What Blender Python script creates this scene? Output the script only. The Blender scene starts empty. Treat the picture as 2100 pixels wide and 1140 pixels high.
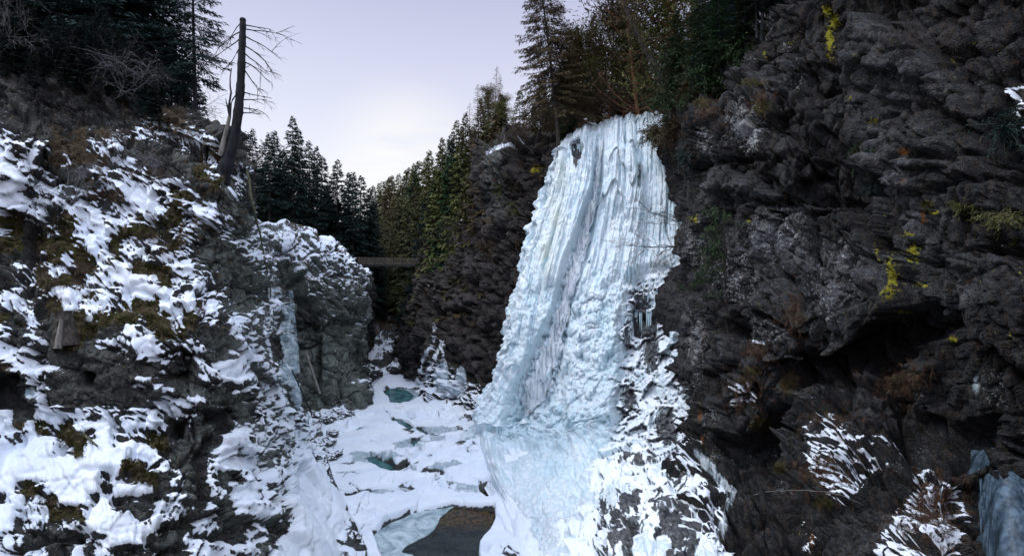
import bpy, math, random
import numpy as np
from math import radians
from mathutils import Vector

S = bpy.context.scene
C = S.collection
# ------------------------------------------------------------------ camera
F, CX, HY, CZ = 1150.0, 1050.0, 530.0, 17.0      # focal length in photo pixels, centre column, horizon row, eye height
cam = bpy.data.cameras.new('camera'); cam.lens = 36 * F / 2100; cam.sensor_width = 36
cam.shift_y = -40 / 2100; cam.clip_start = 0.1; cam.clip_end = 6000
camo = bpy.data.objects.new('camera', cam); C.objects.link(camo)
camo.location = (0, 0, CZ); camo.rotation_euler = (radians(90), 0, 0); S.camera = camo
# ------------------------------------------------------------------ world
SUN_EL, SUN_AZ = 49.0, -103.0      # azimuth measured from +Y towards +X
w = bpy.data.worlds.new('World'); S.world = w; w.use_nodes = True
nt = w.node_tree; nt.nodes.clear()
def N(t, **k):
    n = nt.nodes.new(t)
    for a, v in k.items(): setattr(n, a, v)
    return n
def Lk(a, b): nt.links.new(a, b)
sky = N('ShaderNodeTexSky', sky_type='NISHITA', sun_disc=False, sun_elevation=radians(SUN_EL), sun_rotation=radians(SUN_AZ), air_density=1.0, dust_density=1.0)
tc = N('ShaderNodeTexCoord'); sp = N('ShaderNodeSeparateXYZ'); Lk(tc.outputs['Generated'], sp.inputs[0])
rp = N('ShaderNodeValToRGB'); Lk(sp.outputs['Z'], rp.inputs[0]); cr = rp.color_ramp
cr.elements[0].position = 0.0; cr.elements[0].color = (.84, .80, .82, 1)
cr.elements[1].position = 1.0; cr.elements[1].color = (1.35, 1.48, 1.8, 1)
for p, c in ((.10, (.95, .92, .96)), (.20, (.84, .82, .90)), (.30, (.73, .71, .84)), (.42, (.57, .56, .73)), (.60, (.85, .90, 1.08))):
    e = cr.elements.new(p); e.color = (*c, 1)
# thin warm cloud streak low above the valley mouth
mp = N('ShaderNodeMapping'); Lk(tc.outputs['Generated'], mp.inputs[0]); mp.inputs['Rotation'].default_value = (0, radians(22), 0); mp.inputs['Scale'].default_value = (2.2, 2, 11)
ns = N('ShaderNodeTexNoise'); ns.inputs['Scale'].default_value = 1.7; ns.inputs['Detail'].default_value = 5; Lk(mp.outputs[0], ns.inputs[0])
dt = N('ShaderNodeVectorMath', operation='DISTANCE'); Lk(tc.outputs['Generated'], dt.inputs[0])
_v = Vector((830 - CX, F, HY - 335)).normalized(); dt.inputs[1].default_value = _v
mr = N('ShaderNodeMapRange', interpolation_type='SMOOTHSTEP'); Lk(dt.outputs['Value'], mr.inputs[0])
mr.inputs[1].default_value = .17; mr.inputs[2].default_value = .02; mr.inputs[3].default_value = 0; mr.inputs[4].default_value = 1
mu = N('ShaderNodeMath', operation='MULTIPLY'); Lk(mr.outputs[0], mu.inputs[0])
m2 = N('ShaderNodeMapRange'); Lk(ns.outputs[0], m2.inputs[0]); m2.inputs[1].default_value = .32; m2.inputs[2].default_value = .52
Lk(m2.outputs[0], mu.inputs[1])
mx = N('ShaderNodeMix', data_type='RGBA'); Lk(mu.outputs[0], mx.inputs[0]); Lk(rp.outputs[0], mx.inputs[6]); mx.inputs[7].default_value = (1.0, .95, .89, 1)
# unseen sky behind the viewer, brightened as added fill light for camera-facing faces
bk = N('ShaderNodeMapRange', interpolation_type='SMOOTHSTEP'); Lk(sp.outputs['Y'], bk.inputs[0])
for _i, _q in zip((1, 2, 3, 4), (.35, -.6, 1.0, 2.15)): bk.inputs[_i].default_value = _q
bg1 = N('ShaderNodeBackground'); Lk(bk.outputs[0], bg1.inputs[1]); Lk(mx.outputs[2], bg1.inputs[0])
bg2 = N('ShaderNodeBackground'); bg2.inputs[1].default_value = 0.05; Lk(sky.outputs[0], bg2.inputs[0])
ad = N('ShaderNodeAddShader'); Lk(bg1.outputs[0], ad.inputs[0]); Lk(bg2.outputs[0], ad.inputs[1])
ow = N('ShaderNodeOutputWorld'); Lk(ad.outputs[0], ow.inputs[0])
# ------------------------------------------------------------------ sun (veiled, very soft)
sl = bpy.data.lights.new('sun', 'SUN'); sl.energy = 1.5; sl.angle = radians(14); sl.color = (1.0, .98, .96)
so = bpy.data.objects.new('sun', sl); C.objects.link(so)
sd = Vector((math.sin(radians(SUN_AZ)) * math.cos(radians(SUN_EL)), math.cos(radians(SUN_AZ)) * math.cos(radians(SUN_EL)), math.sin(radians(SUN_EL))))
so.rotation_euler = sd.to_track_quat('Z', 'Y').to_euler()
S.view_settings.view_transform = 'Standard'; S.view_settings.look = 'None'; S.view_settings.gamma = 1; S.view_settings.exposure = -0.22

# ------------------------------------------------------------------ helpers: points, noise
def P(px, py, d): return np.array(((px - CX) / F * d, d, CZ - (py - HY) / F * d))
def proj(v):
    y = np.maximum(v[..., 1], .5)
    return CX + v[..., 0] * F / y, HY - (v[..., 2] - CZ) * F / y
def sst(a, b, x):
    t = np.clip((x - a) / (b - a), 0, 1); return t * t * (3 - 2 * t)
def hsh(i, j, k, s):
    n = (i.astype(np.int64) * 374761393 + j.astype(np.int64) * 668265263 + k.astype(np.int64) * 1274126177 + s * 974634777) & 0xffffffff
    n = ((n ^ (n >> 13)) * 1274126177) & 0xffffffff
    n = ((n ^ (n >> 15)) * 2246822519) & 0xffffffff
    return ((n ^ (n >> 16)) & 0xffffff) / 16777215.0
def vnoise(p, s=0):
    f = np.floor(p); r = p - f; f = f.astype(np.int64); r = r * r * r * (r * (r * 6 - 15) + 10)
    out = 0
    for a in (0, 1):
        wa = r[..., 0] if a else 1 - r[..., 0]
        for b in (0, 1):
            wb = r[..., 1] if b else 1 - r[..., 1]
            for c in (0, 1):
                wc = r[..., 2] if c else 1 - r[..., 2]
                out = out + wa * wb * wc * hsh(f[..., 0] + a, f[..., 1] + b, f[..., 2] + c, s)
    return out * 2 - 1
def fbm(p, sc, o=4, s=0, g=.5, ridge=False):
    q = p / sc; a = 1; out = 0; tot = 0
    for i in range(o):
        n = vnoise(q + i * 17.3, s + i)
        if ridge: n = 1 - 2 * np.abs(n)
        out = out + n * a; tot += a; a *= g; q = q * 2.03
    return out / tot
def worley(p, s=0):
    q0 = np.floor(p - .5).astype(np.int64)
    F1 = np.full(p.shape[:-1], 9.); F2 = F1.copy(); off = np.zeros(p.shape); rid = np.zeros(p.shape[:-1])
    for a in (0, 1):
        for b in (0, 1):
            for c in (0, 1):
                i, j, k = q0[..., 0] + a, q0[..., 1] + b, q0[..., 2] + c
                h = [hsh(i, j, k, s + t) for t in (1, 2, 3)]
                dv = np.stack([p[..., 0] - i - .1 - .8 * h[0], p[..., 1] - j - .1 - .8 * h[1], p[..., 2] - k - .1 - .8 * h[2]], -1)
                d = np.sqrt((dv ** 2).sum(-1)); m = d < F1
                F2 = np.where(m, F1, np.minimum(F2, d)); F1 = np.where(m, d, F1)
                off = np.where(m[..., None], dv, off); rid = np.where(m, h[0] * 7.13 % 1, rid)
    return F1, F2, off, rid
FK = .58
def facet(p, sc, s=0, tilt=.6, crack=.25, an=(1, 1, 1)):
    """broken rock: every cell is a randomly tilted plane, with a crack between cells"""
    q = p / sc / np.array(an)
    q = q + .09 * np.stack([vnoise(q * 1.7, s + 50), vnoise(q * 1.7, s + 51), vnoise(q * 1.7, s + 52)], -1)
    F1, F2, off, r = worley(q, s)
    a = r * 6.283; b = (r * 13.7 % 1) * 2 - 1
    h = off[..., 0] * np.cos(a) * tilt + off[..., 1] * np.sin(a) * tilt + off[..., 2] * b * tilt + (r * 5.3 % 1 - .5) * .6
    return FK * sc * (h - crack * (1 - sst(0, .16, F2 - F1)))
def polysd(px, py, poly):
    """signed distance in photo pixels, positive inside"""
    poly = np.array(poly, float); d = np.full(px.shape, 1e9); ins = np.zeros(px.shape, bool)
    for (x0, y0), (x1, y1) in zip(poly, np.roll(poly, -1, 0)):
        ex, ey = x1 - x0, y1 - y0; t = np.clip(((px - x0) * ex + (py - y0) * ey) / (ex * ex + ey * ey + 1e-9), 0, 1)
        d = np.minimum(d, np.hypot(px - x0 - t * ex, py - y0 - t * ey))
        if y0 != y1: ins ^= ((y0 > py) != (y1 > py)) & (px < (x1 - x0) * (py - y0) / (y1 - y0) + x0)
    return np.where(ins, d, -d)
def linesd(px, py, pts):
    pts = np.array(pts, float); d = np.full(px.shape, 1e9)
    for (x0, y0), (x1, y1) in zip(pts[:-1], pts[1:]):
        ex, ey = x1 - x0, y1 - y0; t = np.clip(((px - x0) * ex + (py - y0) * ey) / (ex * ex + ey * ey + 1e-9), 0, 1)
        d = np.minimum(d, np.hypot(px - x0 - t * ex, py - y0 - t * ey))
    return d
def blobs(px, py, L):
    o = np.zeros(px.shape)
    for b in L:
        x, y, rx, ry = b[:4]; o = np.maximum(o, np.exp(-(((px - x) / rx) ** 2 + ((py - y) / ry) ** 2)))
    return o
def blur(a, n):
    for _ in range(n):
        for ax in (0, 1):
            b = np.copy(a); sl0 = [slice(None)] * a.ndim; sl1 = list(sl0); sl2 = list(sl0)
            sl0[ax] = slice(1, -1); sl1[ax] = slice(2, None); sl2[ax] = slice(None, -2)
            b[tuple(sl0)] = (a[tuple(sl0)] * 2 + a[tuple(sl1)] + a[tuple(sl2)]) / 4; a = b
    return a
def interp1(c, n, ax):
    c = np.moveaxis(c, ax, 0); m = c.shape[0]; t = np.linspace(0, m - 1, n); i = np.minimum(t.astype(int), m - 2); f = (t - i).reshape(-1, *([1] * (c.ndim - 1)))
    g = lambda k: c[np.clip(i + k, 0, m - 1)]
    p0, p1, p2, p3 = g(-1), g(0), g(1), g(2)
    r = .5 * (2 * p1 + (p2 - p0) * f + (2 * p0 - 5 * p1 + 4 * p2 - p3) * f ** 2 + (3 * p1 - p0 - 3 * p2 + p3) * f ** 3)
    return np.moveaxis(r, 0, ax)
def grid_base(rows, nu, nv):
    c = np.array([[P(*p) for p in r] for r in rows]); return interp1(interp1(c, nv, 0), nu, 1)
def normals(v):
    du = np.gradient(v, axis=1); dv = np.gradient(v, axis=0); n = np.cross(du, dv)
    n /= np.linalg.norm(n, axis=-1, keepdims=True) + 1e-9
    return n
def face_cam(v, n):
    s = np.sign(((np.array((0, 0, CZ)) - v) * n).sum(-1).mean()); return n * s
def tag(o, label=None, cat=None, group=None, kind=None):
    if label: o['label'] = label
    if cat: o['category'] = cat
    if group: o['group'] = group
    if kind: o['kind'] = kind
    return o
def mesh_np(name, v, faces, mat, parent=None, smooth=True):
    """v (n,3); faces (m,k) with k = 3 or 4"""
    v = np.asarray(v, np.float32); faces = np.asarray(faces, np.int32); k = faces.shape[1]
    me = bpy.data.meshes.new(name); me.vertices.add(len(v)); me.vertices.foreach_set('co', v.ravel())
    me.loops.add(faces.size); me.loops.foreach_set('vertex_index', faces.ravel())
    me.polygons.add(len(faces)); me.polygons.foreach_set('loop_start', np.arange(0, faces.size, k, dtype=np.int32))
    me.update(calc_edges=True); me.polygons.foreach_set('use_smooth', np.full(len(faces), smooth)); me.materials.append(mat)
    o = bpy.data.objects.new(name, me); C.objects.link(o)
    if parent: o.parent = parent
    return o
def grid_faces(nv, nu):
    i = np.arange(nv * nu).reshape(nv, nu)
    return np.stack([i[:-1, :-1], i[:-1, 1:], i[1:, 1:], i[1:, :-1]], -1).reshape(-1, 4)
def grid_mesh(name, v, mat, A=None, B=None, parent=None, flip=False):
    nv, nu = v.shape[:2]; f = grid_faces(nv, nu)
    if flip: f = f[:, ::-1]
    o = mesh_np(name, v.reshape(-1, 3), f, mat, parent)
    for nm, a in (('A', A), ('B', B)):
        if a is not None:
            at = o.data.color_attributes.new(nm, 'FLOAT_COLOR', 'POINT'); at.data.foreach_set('color', np.ascontiguousarray(a, np.float32).reshape(-1))
    return o
def empty(name, loc, rz=0):
    o = bpy.data.objects.new(name, None); C.objects.link(o); o.location = loc; o.rotation_euler.z = rz; o.empty_display_size = .3; return o

# ------------------------------------------------------------------ materials
def newmat(name):
    global nt
    m = bpy.data.materials.new(name); m.use_nodes = True; nt = m.node_tree; nt.nodes.clear()
    o = N('ShaderNodeOutputMaterial'); b = N('ShaderNodeBsdfPrincipled'); Lk(b.outputs[0], o.inputs[0]); return m, b
def noise(sc, det=4, vec=None, rough=.55, dist=0):
    n = N('ShaderNodeTexNoise'); n.inputs['Scale'].default_value = sc; n.inputs['Detail'].default_value = det
    n.inputs['Roughness'].default_value = rough; n.inputs['Distortion'].default_value = dist
    if vec is not None: Lk(vec, n.inputs[0])
    return n.outputs[0]
def math_(op, a, b=None, clamp=False):
    n = N('ShaderNodeMath', operation=op, use_clamp=clamp)
    for i, x in enumerate((a, b)):
        if x is None: continue
        if isinstance(x, (int, float)): n.inputs[i].default_value = x
        else: Lk(x, n.inputs[i])
    return n.outputs[0]
def ramp(x, lo, hi, a=0., b=1., smooth=True):
    n = N('ShaderNodeMapRange', interpolation_type='SMOOTHSTEP' if smooth else 'LINEAR'); Lk(x, n.inputs[0])
    for i, q in zip((1, 2, 3, 4), (lo, hi, a, b)): n.inputs[i].default_value = q
    return n.outputs[0]
def mix(f, a, b):
    n = N('ShaderNodeMix', data_type='RGBA')
    for i, x in ((0, f), (6, a), (7, b)):
        if isinstance(x, (int, float)): n.inputs[i].default_value = x
        elif isinstance(x, tuple): n.inputs[i].default_value = (*x, 1)
        else: Lk(x, n.inputs[i])
    return n.outputs[2]
def bump(h, st, dist=.05, nrm=None):
    n = N('ShaderNodeBump'); n.inputs['Strength'].default_value = st; n.inputs['Distance'].default_value = dist; Lk(h, n.inputs['Height'])
    if nrm is not None: Lk(nrm, n.inputs['Normal'])
    return n.outputs[0]
def objpos():
    t = N('ShaderNodeTexCoord'); return t.outputs['Object']

def terrain_mat(name, dark=(.018, .019, .021), mid=(.085, .085, .085), brown=(.06, .045, .032), pl=((.062, .072, .064), (.27, .30, .265))):
    m, b = newmat(name); o = objpos()
    a1 = N('ShaderNodeAttribute', attribute_name='A'); a2 = N('ShaderNodeAttribute', attribute_name='B')
    sa = N('ShaderNodeSeparateColor'); Lk(a1.outputs['Color'], sa.inputs[0]); sb = N('ShaderNodeSeparateColor'); Lk(a2.outputs['Color'], sb.inputs[0])
    snow, moss, pale, ice = sa.outputs[0], sa.outputs[1], sa.outputs[2], a1.outputs['Alpha']
    yel, ora, lich, grs = sb.outputs[0], sb.outputs[1], sb.outputs[2], a2.outputs['Alpha']
    n1 = noise(.9, 8, o, .68); n2 = noise(5.0, 6, o, .7); n3 = noise(22., 3, o, .6)
    mpx = N('ShaderNodeMapping'); Lk(o, mpx.inputs[0]); mpx.inputs['Rotation'].default_value = (0, .5, .3); mpx.inputs['Scale'].default_value = (3, 3, .7)
    n4 = noise(1.6, 6, mpx.outputs[0], .7)
    mixn = math_('ADD', math_('MULTIPLY', n1, .45), math_('ADD', math_('MULTIPLY', n2, .3), math_('MULTIPLY', n4, .25)))
    v = math_('MULTIPLY', ramp(mixn, .43, .58), ramp(noise(.22, 4, o, .6), .3, .68, .45, 1.25))
    vc = N('ShaderNodeTexVoronoi'); vc.inputs['Scale'].default_value = 1.5; wc = N('ShaderNodeVectorMath', operation='ADD'); Lk(o, wc.inputs[0])
    nq = N('ShaderNodeTexNoise'); nq.inputs['Scale'].default_value = 1.1; nq.inputs['Detail'].default_value = 6; Lk(o, nq.inputs[0]); Lk(nq.outputs['Color'], wc.inputs[1]); Lk(wc.outputs[0], vc.inputs[0])
    sv_ = N('ShaderNodeSeparateColor'); Lk(vc.outputs['Color'], sv_.inputs[0])
    v = math_('ADD', math_('MULTIPLY', v, .72), math_('MULTIPLY', sv_.outputs[0], .28))
    rock = mix(v, dark, mid)
    rock = mix(math_('MULTIPLY', ramp(n4, .46, .66), .75), rock, brown)
    palec = mix(v, *pl)
    rock = mix(pale, rock, palec)
    # fine cracks
    vo2 = N('ShaderNodeTexVoronoi', feature='DISTANCE_TO_EDGE'); vo2.inputs['Scale'].default_value = 5.5; Lk(wc.outputs[0], vo2.inputs[0])
    vo3 = N('ShaderNodeTexVoronoi', feature='DISTANCE_TO_EDGE'); vo3.inputs['Scale'].default_value = 15; Lk(wc.outputs[0], vo3.inputs[0])
    chip = math_('ADD', math_('MULTIPLY', ramp(vo2.outputs['Distance'], 0, .22), .55), math_('MULTIPLY', ramp(vo3.outputs['Distance'], 0, .25), .12))
    vo = N('ShaderNodeTexVoronoi', feature='DISTANCE_TO_EDGE'); vo.inputs['Scale'].default_value = 1.7
    wv = N('ShaderNodeVectorMath', operation='ADD'); Lk(o, wv.inputs[0])
    nn = N('ShaderNodeTexNoise'); nn.inputs['Scale'].default_value = 1.3; nn.inputs['Detail'].default_value = 5; Lk(o, nn.inputs[0]); Lk(nn.outputs['Color'], wv.inputs[1]); mpv = N('ShaderNodeMapping'); mpv.inputs['Scale'].default_value = (1.15, 1.15, .45); Lk(wv.outputs[0], mpv.inputs[0]); Lk(mpv.outputs[0], vo.inputs[0])
    cr_ = ramp(vo.outputs['Distance'], 0, .035, 1, 0)
    rock = mix(math_('MULTIPLY', cr_, .6), rock, (.006, .006, .007))
    # mineral streaks: rust and white crusts
    rock = mix(math_('MULTIPLY', ramp(math_('ADD', ora, math_('MULTIPLY', math_('SUBTRACT', n2, .5), 1.4)), .5, .8), .85), rock, (.22, .085, .02))
    ls = noise(6.0, 7, o, .8); lb = noise(.8, 3, o)
    li = math_('ADD', ls, math_('ADD', math_('MULTIPLY', lich, .27), math_('MULTIPLY', math_('SUBTRACT', lb, .5), .25)))
    rock = mix(math_('MULTIPLY', ramp(li, .72, .80), .8), rock, (.42, .44, .44))
    rock = mix(ramp(math_('ADD', yel, math_('MULTIPLY', math_('SUBTRACT', n2, .5), 3.4)), .5, .8), rock, (.30, .28, .02))
    # withered grass / needle litter
    gm = ramp(math_('ADD', grs, math_('MULTIPLY', math_('SUBTRACT', n2, .5), 1.2)), .42, .58)
    rock = mix(gm, rock, mix(ramp(n3, .35, .65), (.03, .021, .013), (.12, .085, .052)))
    mm = ramp(math_('ADD', moss, math_('MULTIPLY', math_('SUBTRACT', n2, .5), .9)), .42, .56)
    rock = mix(mm, rock, mix(ramp(noise(14, 4, o, .7), .35, .65), (.014, .015, .004), (.085, .075, .014)))
    # ice
    mpi = N('ShaderNodeMapping'); Lk(o, mpi.inputs[0]); mpi.inputs['Scale'].default_value = (2.2, 2.2, .35)
    ni = noise(1.5, 6, mpi.outputs[0], .65)
    icec = mix(ramp(ni, .35, .68), (.36, .52, .60), (.78, .84, .88))
    im = ramp(math_('ADD', ice, math_('MULTIPLY', math_('SUBTRACT', ni, .5), .7)), .40, .60)
    col = mix(im, rock, icec)
    # snow
    nsn = noise(5., 7, o, .75)
    sm = ramp(math_('ADD', snow, math_('MULTIPLY', math_('SUBTRACT', nsn, .5), .75)), .475, .545)
    snc = mix(ramp(noise(.35, 3, o), .3, .7), (.72, .79, .88), (.82, .87, .93))
    col = mix(sm, col, snc)
    Lk(col, b.inputs['Base Color'])
    inv = math_('SUBTRACT', 1., sm)
    rg = math_('ADD', math_('MULTIPLY', im, -.42), .82)
    rgh = N('ShaderNodeMix', data_type='FLOAT'); Lk(sm, rgh.inputs[0]); Lk(rg, rgh.inputs[2]); rgh.inputs[3].default_value = .75
    Lk(rgh.outputs[0], b.inputs['Roughness']); b.inputs['Specular IOR Level'].default_value = .3
    hgt = math_('ADD', math_('MULTIPLY', n2, .3), math_('ADD', math_('ADD', chip, math_('MULTIPLY', sv_.outputs[1], .25)), math_('ADD', math_('MULTIPLY', n3, .15), math_('MULTIPLY', cr_, -.35))))
    hgt = math_('MULTIPLY', hgt, math_('ADD', math_('MULTIPLY', inv, .92), .08))
    hgt = math_('ADD', hgt, math_('MULTIPLY', sm, .1))
    Lk(bump(hgt, .7, .16), b.inputs['Normal'])
    return m

def ice_mat():
    m, b = newmat('glacial_ice'); o = objpos()
    a1 = N('ShaderNodeAttribute', attribute_name='A'); sa = N('ShaderNodeSeparateColor'); Lk(a1.outputs['Color'], sa.inputs[0])
    snow, rockm, tint, blue = sa.outputs[0], sa.outputs[1], sa.outputs[2], a1.outputs['Alpha']
    mpi = N('ShaderNodeMapping'); Lk(o, mpi.inputs[0]); mpi.inputs['Scale'].default_value = (2.6, 2.6, .30)
    ni = noise(1.6, 7, mpi.outputs[0], .65); n2 = noise(3., 6, o, .7); n3 = noise(14., 4, o, .7)
    f = ramp(math_('ADD', math_('MULTIPLY', ni, .6), math_('MULTIPLY', n2, .4)), .36, .62)
    ic = mix(f, (.55, .71, .78), (.86, .90, .93))
    ic = mix(math_('MULTIPLY', blue, .65), ic, (.42, .64, .72))
    ic = mix(math_('MULTIPLY', tint, .6), ic, (.60, .63, .45))
    rk = mix(ramp(n2, .4, .6), (.018, .02, .023), (.10, .105, .11))
    rm = ramp(math_('ADD', rockm, math_('MULTIPLY', math_('SUBTRACT', noise(1.8, 6, mpi.outputs[0], .7), .5), 1.3)), .46, .58)
    col = mix(rm, ic, rk)
    sm = ramp(math_('ADD', snow, math_('MULTIPLY', math_('SUBTRACT', noise(5., 6, o, .7), .5), .5)), .47, .53)
    col = mix(sm, col, (.80, .86, .92)); Lk(col, b.inputs['Base Color'])
    rg = N('ShaderNodeMix', data_type='FLOAT'); Lk(sm, rg.inputs[0]); rg.inputs[2].default_value = .33; rg.inputs[3].default_value = .75
    Lk(rg.outputs[0], b.inputs['Roughness'])
    b.inputs['Subsurface Weight'].default_value = .0
    h = math_('ADD', math_('MULTIPLY', n2, .5), math_('ADD', math_('MULTIPLY', n3, .18), math_('MULTIPLY', ni, .5)))
    h = math_('MULTIPLY', h, math_('SUBTRACT', 1., math_('MULTIPLY', sm, .6)))
    Lk(bump(h, .8, .16), b.inputs['Normal']); return m

def simple(name, c1, c2, sc=8, rough=.85, stretch=None, bmp=.5, bd=.02, spec=.3):
    m, b = newmat(name); o = objpos()
    if stretch:
        mp = N('ShaderNodeMapping'); Lk(o, mp.inputs[0]); mp.inputs['Scale'].default_value = stretch; o = mp.outputs[0]
    n = noise(sc, 5, o, .65); Lk(mix(ramp(n, .35, .65), c1, c2), b.inputs['Base Color'])
    b.inputs['Roughness'].default_value = rough; b.inputs['Specular IOR Level'].default_value = spec
    Lk(bump(n, bmp, bd), b.inputs['Normal']); return m
def foliage(name, c1, c2, c3):
    m, b = newmat(name); o = objpos(); oi = N('ShaderNodeObjectInfo')
    n = noise(.9, 3, o); n2 = noise(6., 2, o)
    c = mix(ramp(n, .35, .65), c1, c2); c = mix(math_('MULTIPLY', ramp(n2, .45, .7), .6), c, c3)
    hv = N('ShaderNodeHueSaturation'); Lk(c, hv.inputs['Color']); Lk(math_('ADD', math_('MULTIPLY', oi.outputs['Random'], .7), .65), hv.inputs['Value'])
    Lk(math_('ADD', math_('MULTIPLY', oi.outputs['Random'], .05), .475), hv.inputs['Hue'])
    Lk(hv.outputs[0], b.inputs['Base Color']); b.inputs['Roughness'].default_value = .7; b.inputs['Specular IOR Level'].default_value = .2
    return m
M_left = terrain_mat('schist_with_snow', dark=(.008, .0085, .009), mid=(.082, .083, .080), brown=(.055, .043, .032))
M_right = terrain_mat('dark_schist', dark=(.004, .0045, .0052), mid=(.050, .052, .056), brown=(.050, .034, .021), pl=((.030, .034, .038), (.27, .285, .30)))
M_mid = terrain_mat('brown_schist', dark=(.008, .008, .009), mid=(.085, .078, .075), brown=(.06, .042, .032))
M_ice = ice_mat()
M_bark = simple('bark', (.02, .018, .016), (.085, .072, .06), 9, .9, (1, 1, .2), .8, .03)
M_barkpine = simple('pine_bark', (.10, .045, .025), (.24, .12, .07), 7, .9, (1, 1, .3), .8, .03)
M_barkdark = simple('wet_bark', (.006, .0075, .009), (.024, .026, .030), 7, .85, (1, 1, .2), .8, .04)
M_grey = simple('weathered_wood', (.10, .095, .085), (.26, .245, .22), 10, .85, (1, 1, .15), .5, .02)
M_twig = simple('twig', (.035, .028, .024), (.11, .095, .085), 6, .9)
M_twigpale = simple('pale_twig', (.10, .10, .10), (.26, .26, .27), 6, .9)
M_larch = simple('larch_twig', (.07, .045, .03), (.16, .11, .075), 2, .9)
M_fdark = foliage('spruce_needles_dark', (.010, .022, .021), (.020, .042, .037), (.036, .062, .048))
M_folive = foliage('spruce_needles_olive', (.042, .052, .016), (.10, .10, .032), (.16, .14, .045))
M_fbrown = foliage('spruce_needles_brown', (.042, .040, .019), (.095, .074, .036), (.16, .095, .045))
M_fgreen = foliage('spruce_needles_green', (.014, .034, .014), (.03, .062, .022), (.065, .09, .026))
M_flight = foliage('spruce_needles_light', (.045, .052, .026), (.105, .105, .045), (.16, .14, .065))
M_grass = simple('withered_grass', (.05, .035, .022), (.19, .145, .09), 3, .9)
M_grassr = simple('rusty_grass', (.030, .016, .010), (.11, .062, .038), 3, .9)
M_wood = simple('deck_wood', (.10, .085, .065), (.22, .19, .15), 8, .8, (.3, 1, 1), .4, .01)
M_steel = simple('dark_steel', (.02, .022, .024), (.06, .062, .066), 5, .5)
M_snowm = simple('snow', (.80, .84, .92), (.88, .90, .95), 3, .75, None, .3, .05)

# ------------------------------------------------------------------ cover map of the left bank (25 px cells, from px 0, py 240)
LMAP = """
urrrrrrrrrru GGgurrrrrrrr rrrrrr
vurrgugugGuw vvGGvuurrrrr rrrrrr
wvvvgggvwwrr rruwvGgrrrrr rrrrrr
wvwugGggGwwr rrrruvgvrrrr rrrrrr
wwvvrruvGvGv gkrrMvMvvrrr rrrrrr
wWwvvuugwwww vvvurMqvrrrr rrrrrr
WwuvvuvGggwW WvMMuqqvrrrr rrrrrr
wWwwvwWvuvww WvMvmvqqrvvv PPPPPP
MMvwMMmWvvwm wMMvmvvqqPPP PPPPPP
vMkvmMwwWwMM MMvmqqQqQPPP PPPPPP
MMkMMMmWwMwv wGMvuqqPPQQP PPPPPP
rrkvMwMmwmww uwwvqqqrPPPP PPPPPP
rvvgwwggwwwM MMwWQqqqqQQk PPQQQQ
kuvMgMgwwwWW wMwvwvqqqqQk kQQQQQ
wwrvwWwmwvwW WWvwvvvqqQbk kqQQQq
vwvkMwwwwvmM MWwWGwQqqQPb kkqQqq
MrwrrMMwMMMv MMwMvvrPPQPb kkqqqq
vrvrrMMMrrwv vMmrrruPQQQb kkqqqq
wrvvrMMrvwvw WuuwvqqPPQkb bkkqqq
wwwurrrrrrrv WvuuwqqPWQkb bqkqqq
gvwvurrrrrrr rvrrvvWWPPQb bqkqqq
kkwvrrrkrrrv vurrvvwWPQPb bqkqqq
kkbvrrrrrrrr rwrqqqqvvPPP bqqqqq
kkrwurrrrrrr rwwwvqrqqQPP bqqqqq
wrrWWwwvwvvw wuwvqkkqqvQP PbQQQQ
WmWMvMWwWvWw WwkurqkPPQPP PPPPPP
wvWWvMMvWvvv MMurqkWWPPPP PPPPPP
WwWWwvMWWwWW WurrkQWPWPqQ PPPPPP
WWWWWWWWWWMM vwrrkvWWWQQP PPPPPP
WWWWWWWWvwuM Mrvrkvqqwvwv PPPPPP
WvMvWWWWuWWW wrvqkvQWWPPP QPPPPP
vWvvMWWvWurr rwwvkvqWWPvP QPPPPP
WvwwMMMwWwwr wwwurvqPPWPQ WQPPPP
WrvvuvwWWWWW wuqrwvqqvPQr WWPQPP
vvrrrkrvvWWW rrrwvvkrPPrW WWWPQP
wvuvkrwrwvrr urrvvwwvwqPW WWWWPQ
"""
_rows = [r.replace(' ', '') for r in LMAP.strip().splitlines()]
CH = {'W': (.98, 0, 0, 0, 0), 'w': (.68, .0, .1, 0, .1), 'v': (.47, .1, .1, 0, .15), 'u': (.26, 0, .15, 0, .1), 'r': (.06, 0, .28, 0, 0), 'k': (-.15, 0, 0, 0, 0),
      'q': (.10, 0, .85, 0, 0), 'Q': (.40, 0, .9, 0, 0), 'P': (.56, 0, .85, 0, 0), 'M': (.10, .9, 0, 0, 0), 'm': (.42, .8, 0, 0, 0), 'g': (.12, .1, 0, 0, .9), 'G': (.42, .1, 0, 0, .7), 'b': (.30, 0, .2, .9, 0)}
LM = np.array([[CH[c] + (1. if c == 'k' else 0.,) for c in r] for r in _rows])      # snow moss pale ice grass cavity
LM[27:, 24:, 0] = np.maximum(LM[27:, 24:, 0] + .3, .8)      # the smooth snow mound at the foot of the bank
def lmap(px, py):
    x = np.clip(px / 25 - .5, 0, LM.shape[1] - 1.001); y = np.clip((py - 240) / 25 - .5, 0, LM.shape[0] - 1.001)
    i, j = y.astype(int), x.astype(int); fy, fx = (y - i)[..., None], (x - j)[..., None]
    fx = sst(.15, .85, fx); fy = sst(.15, .85, fy)
    return (LM[i, j] * (1 - fx) + LM[i, j + 1] * fx) * (1 - fy) + (LM[i + 1, j] * (1 - fx) + LM[i + 1, j + 1] * fx) * fy

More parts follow.
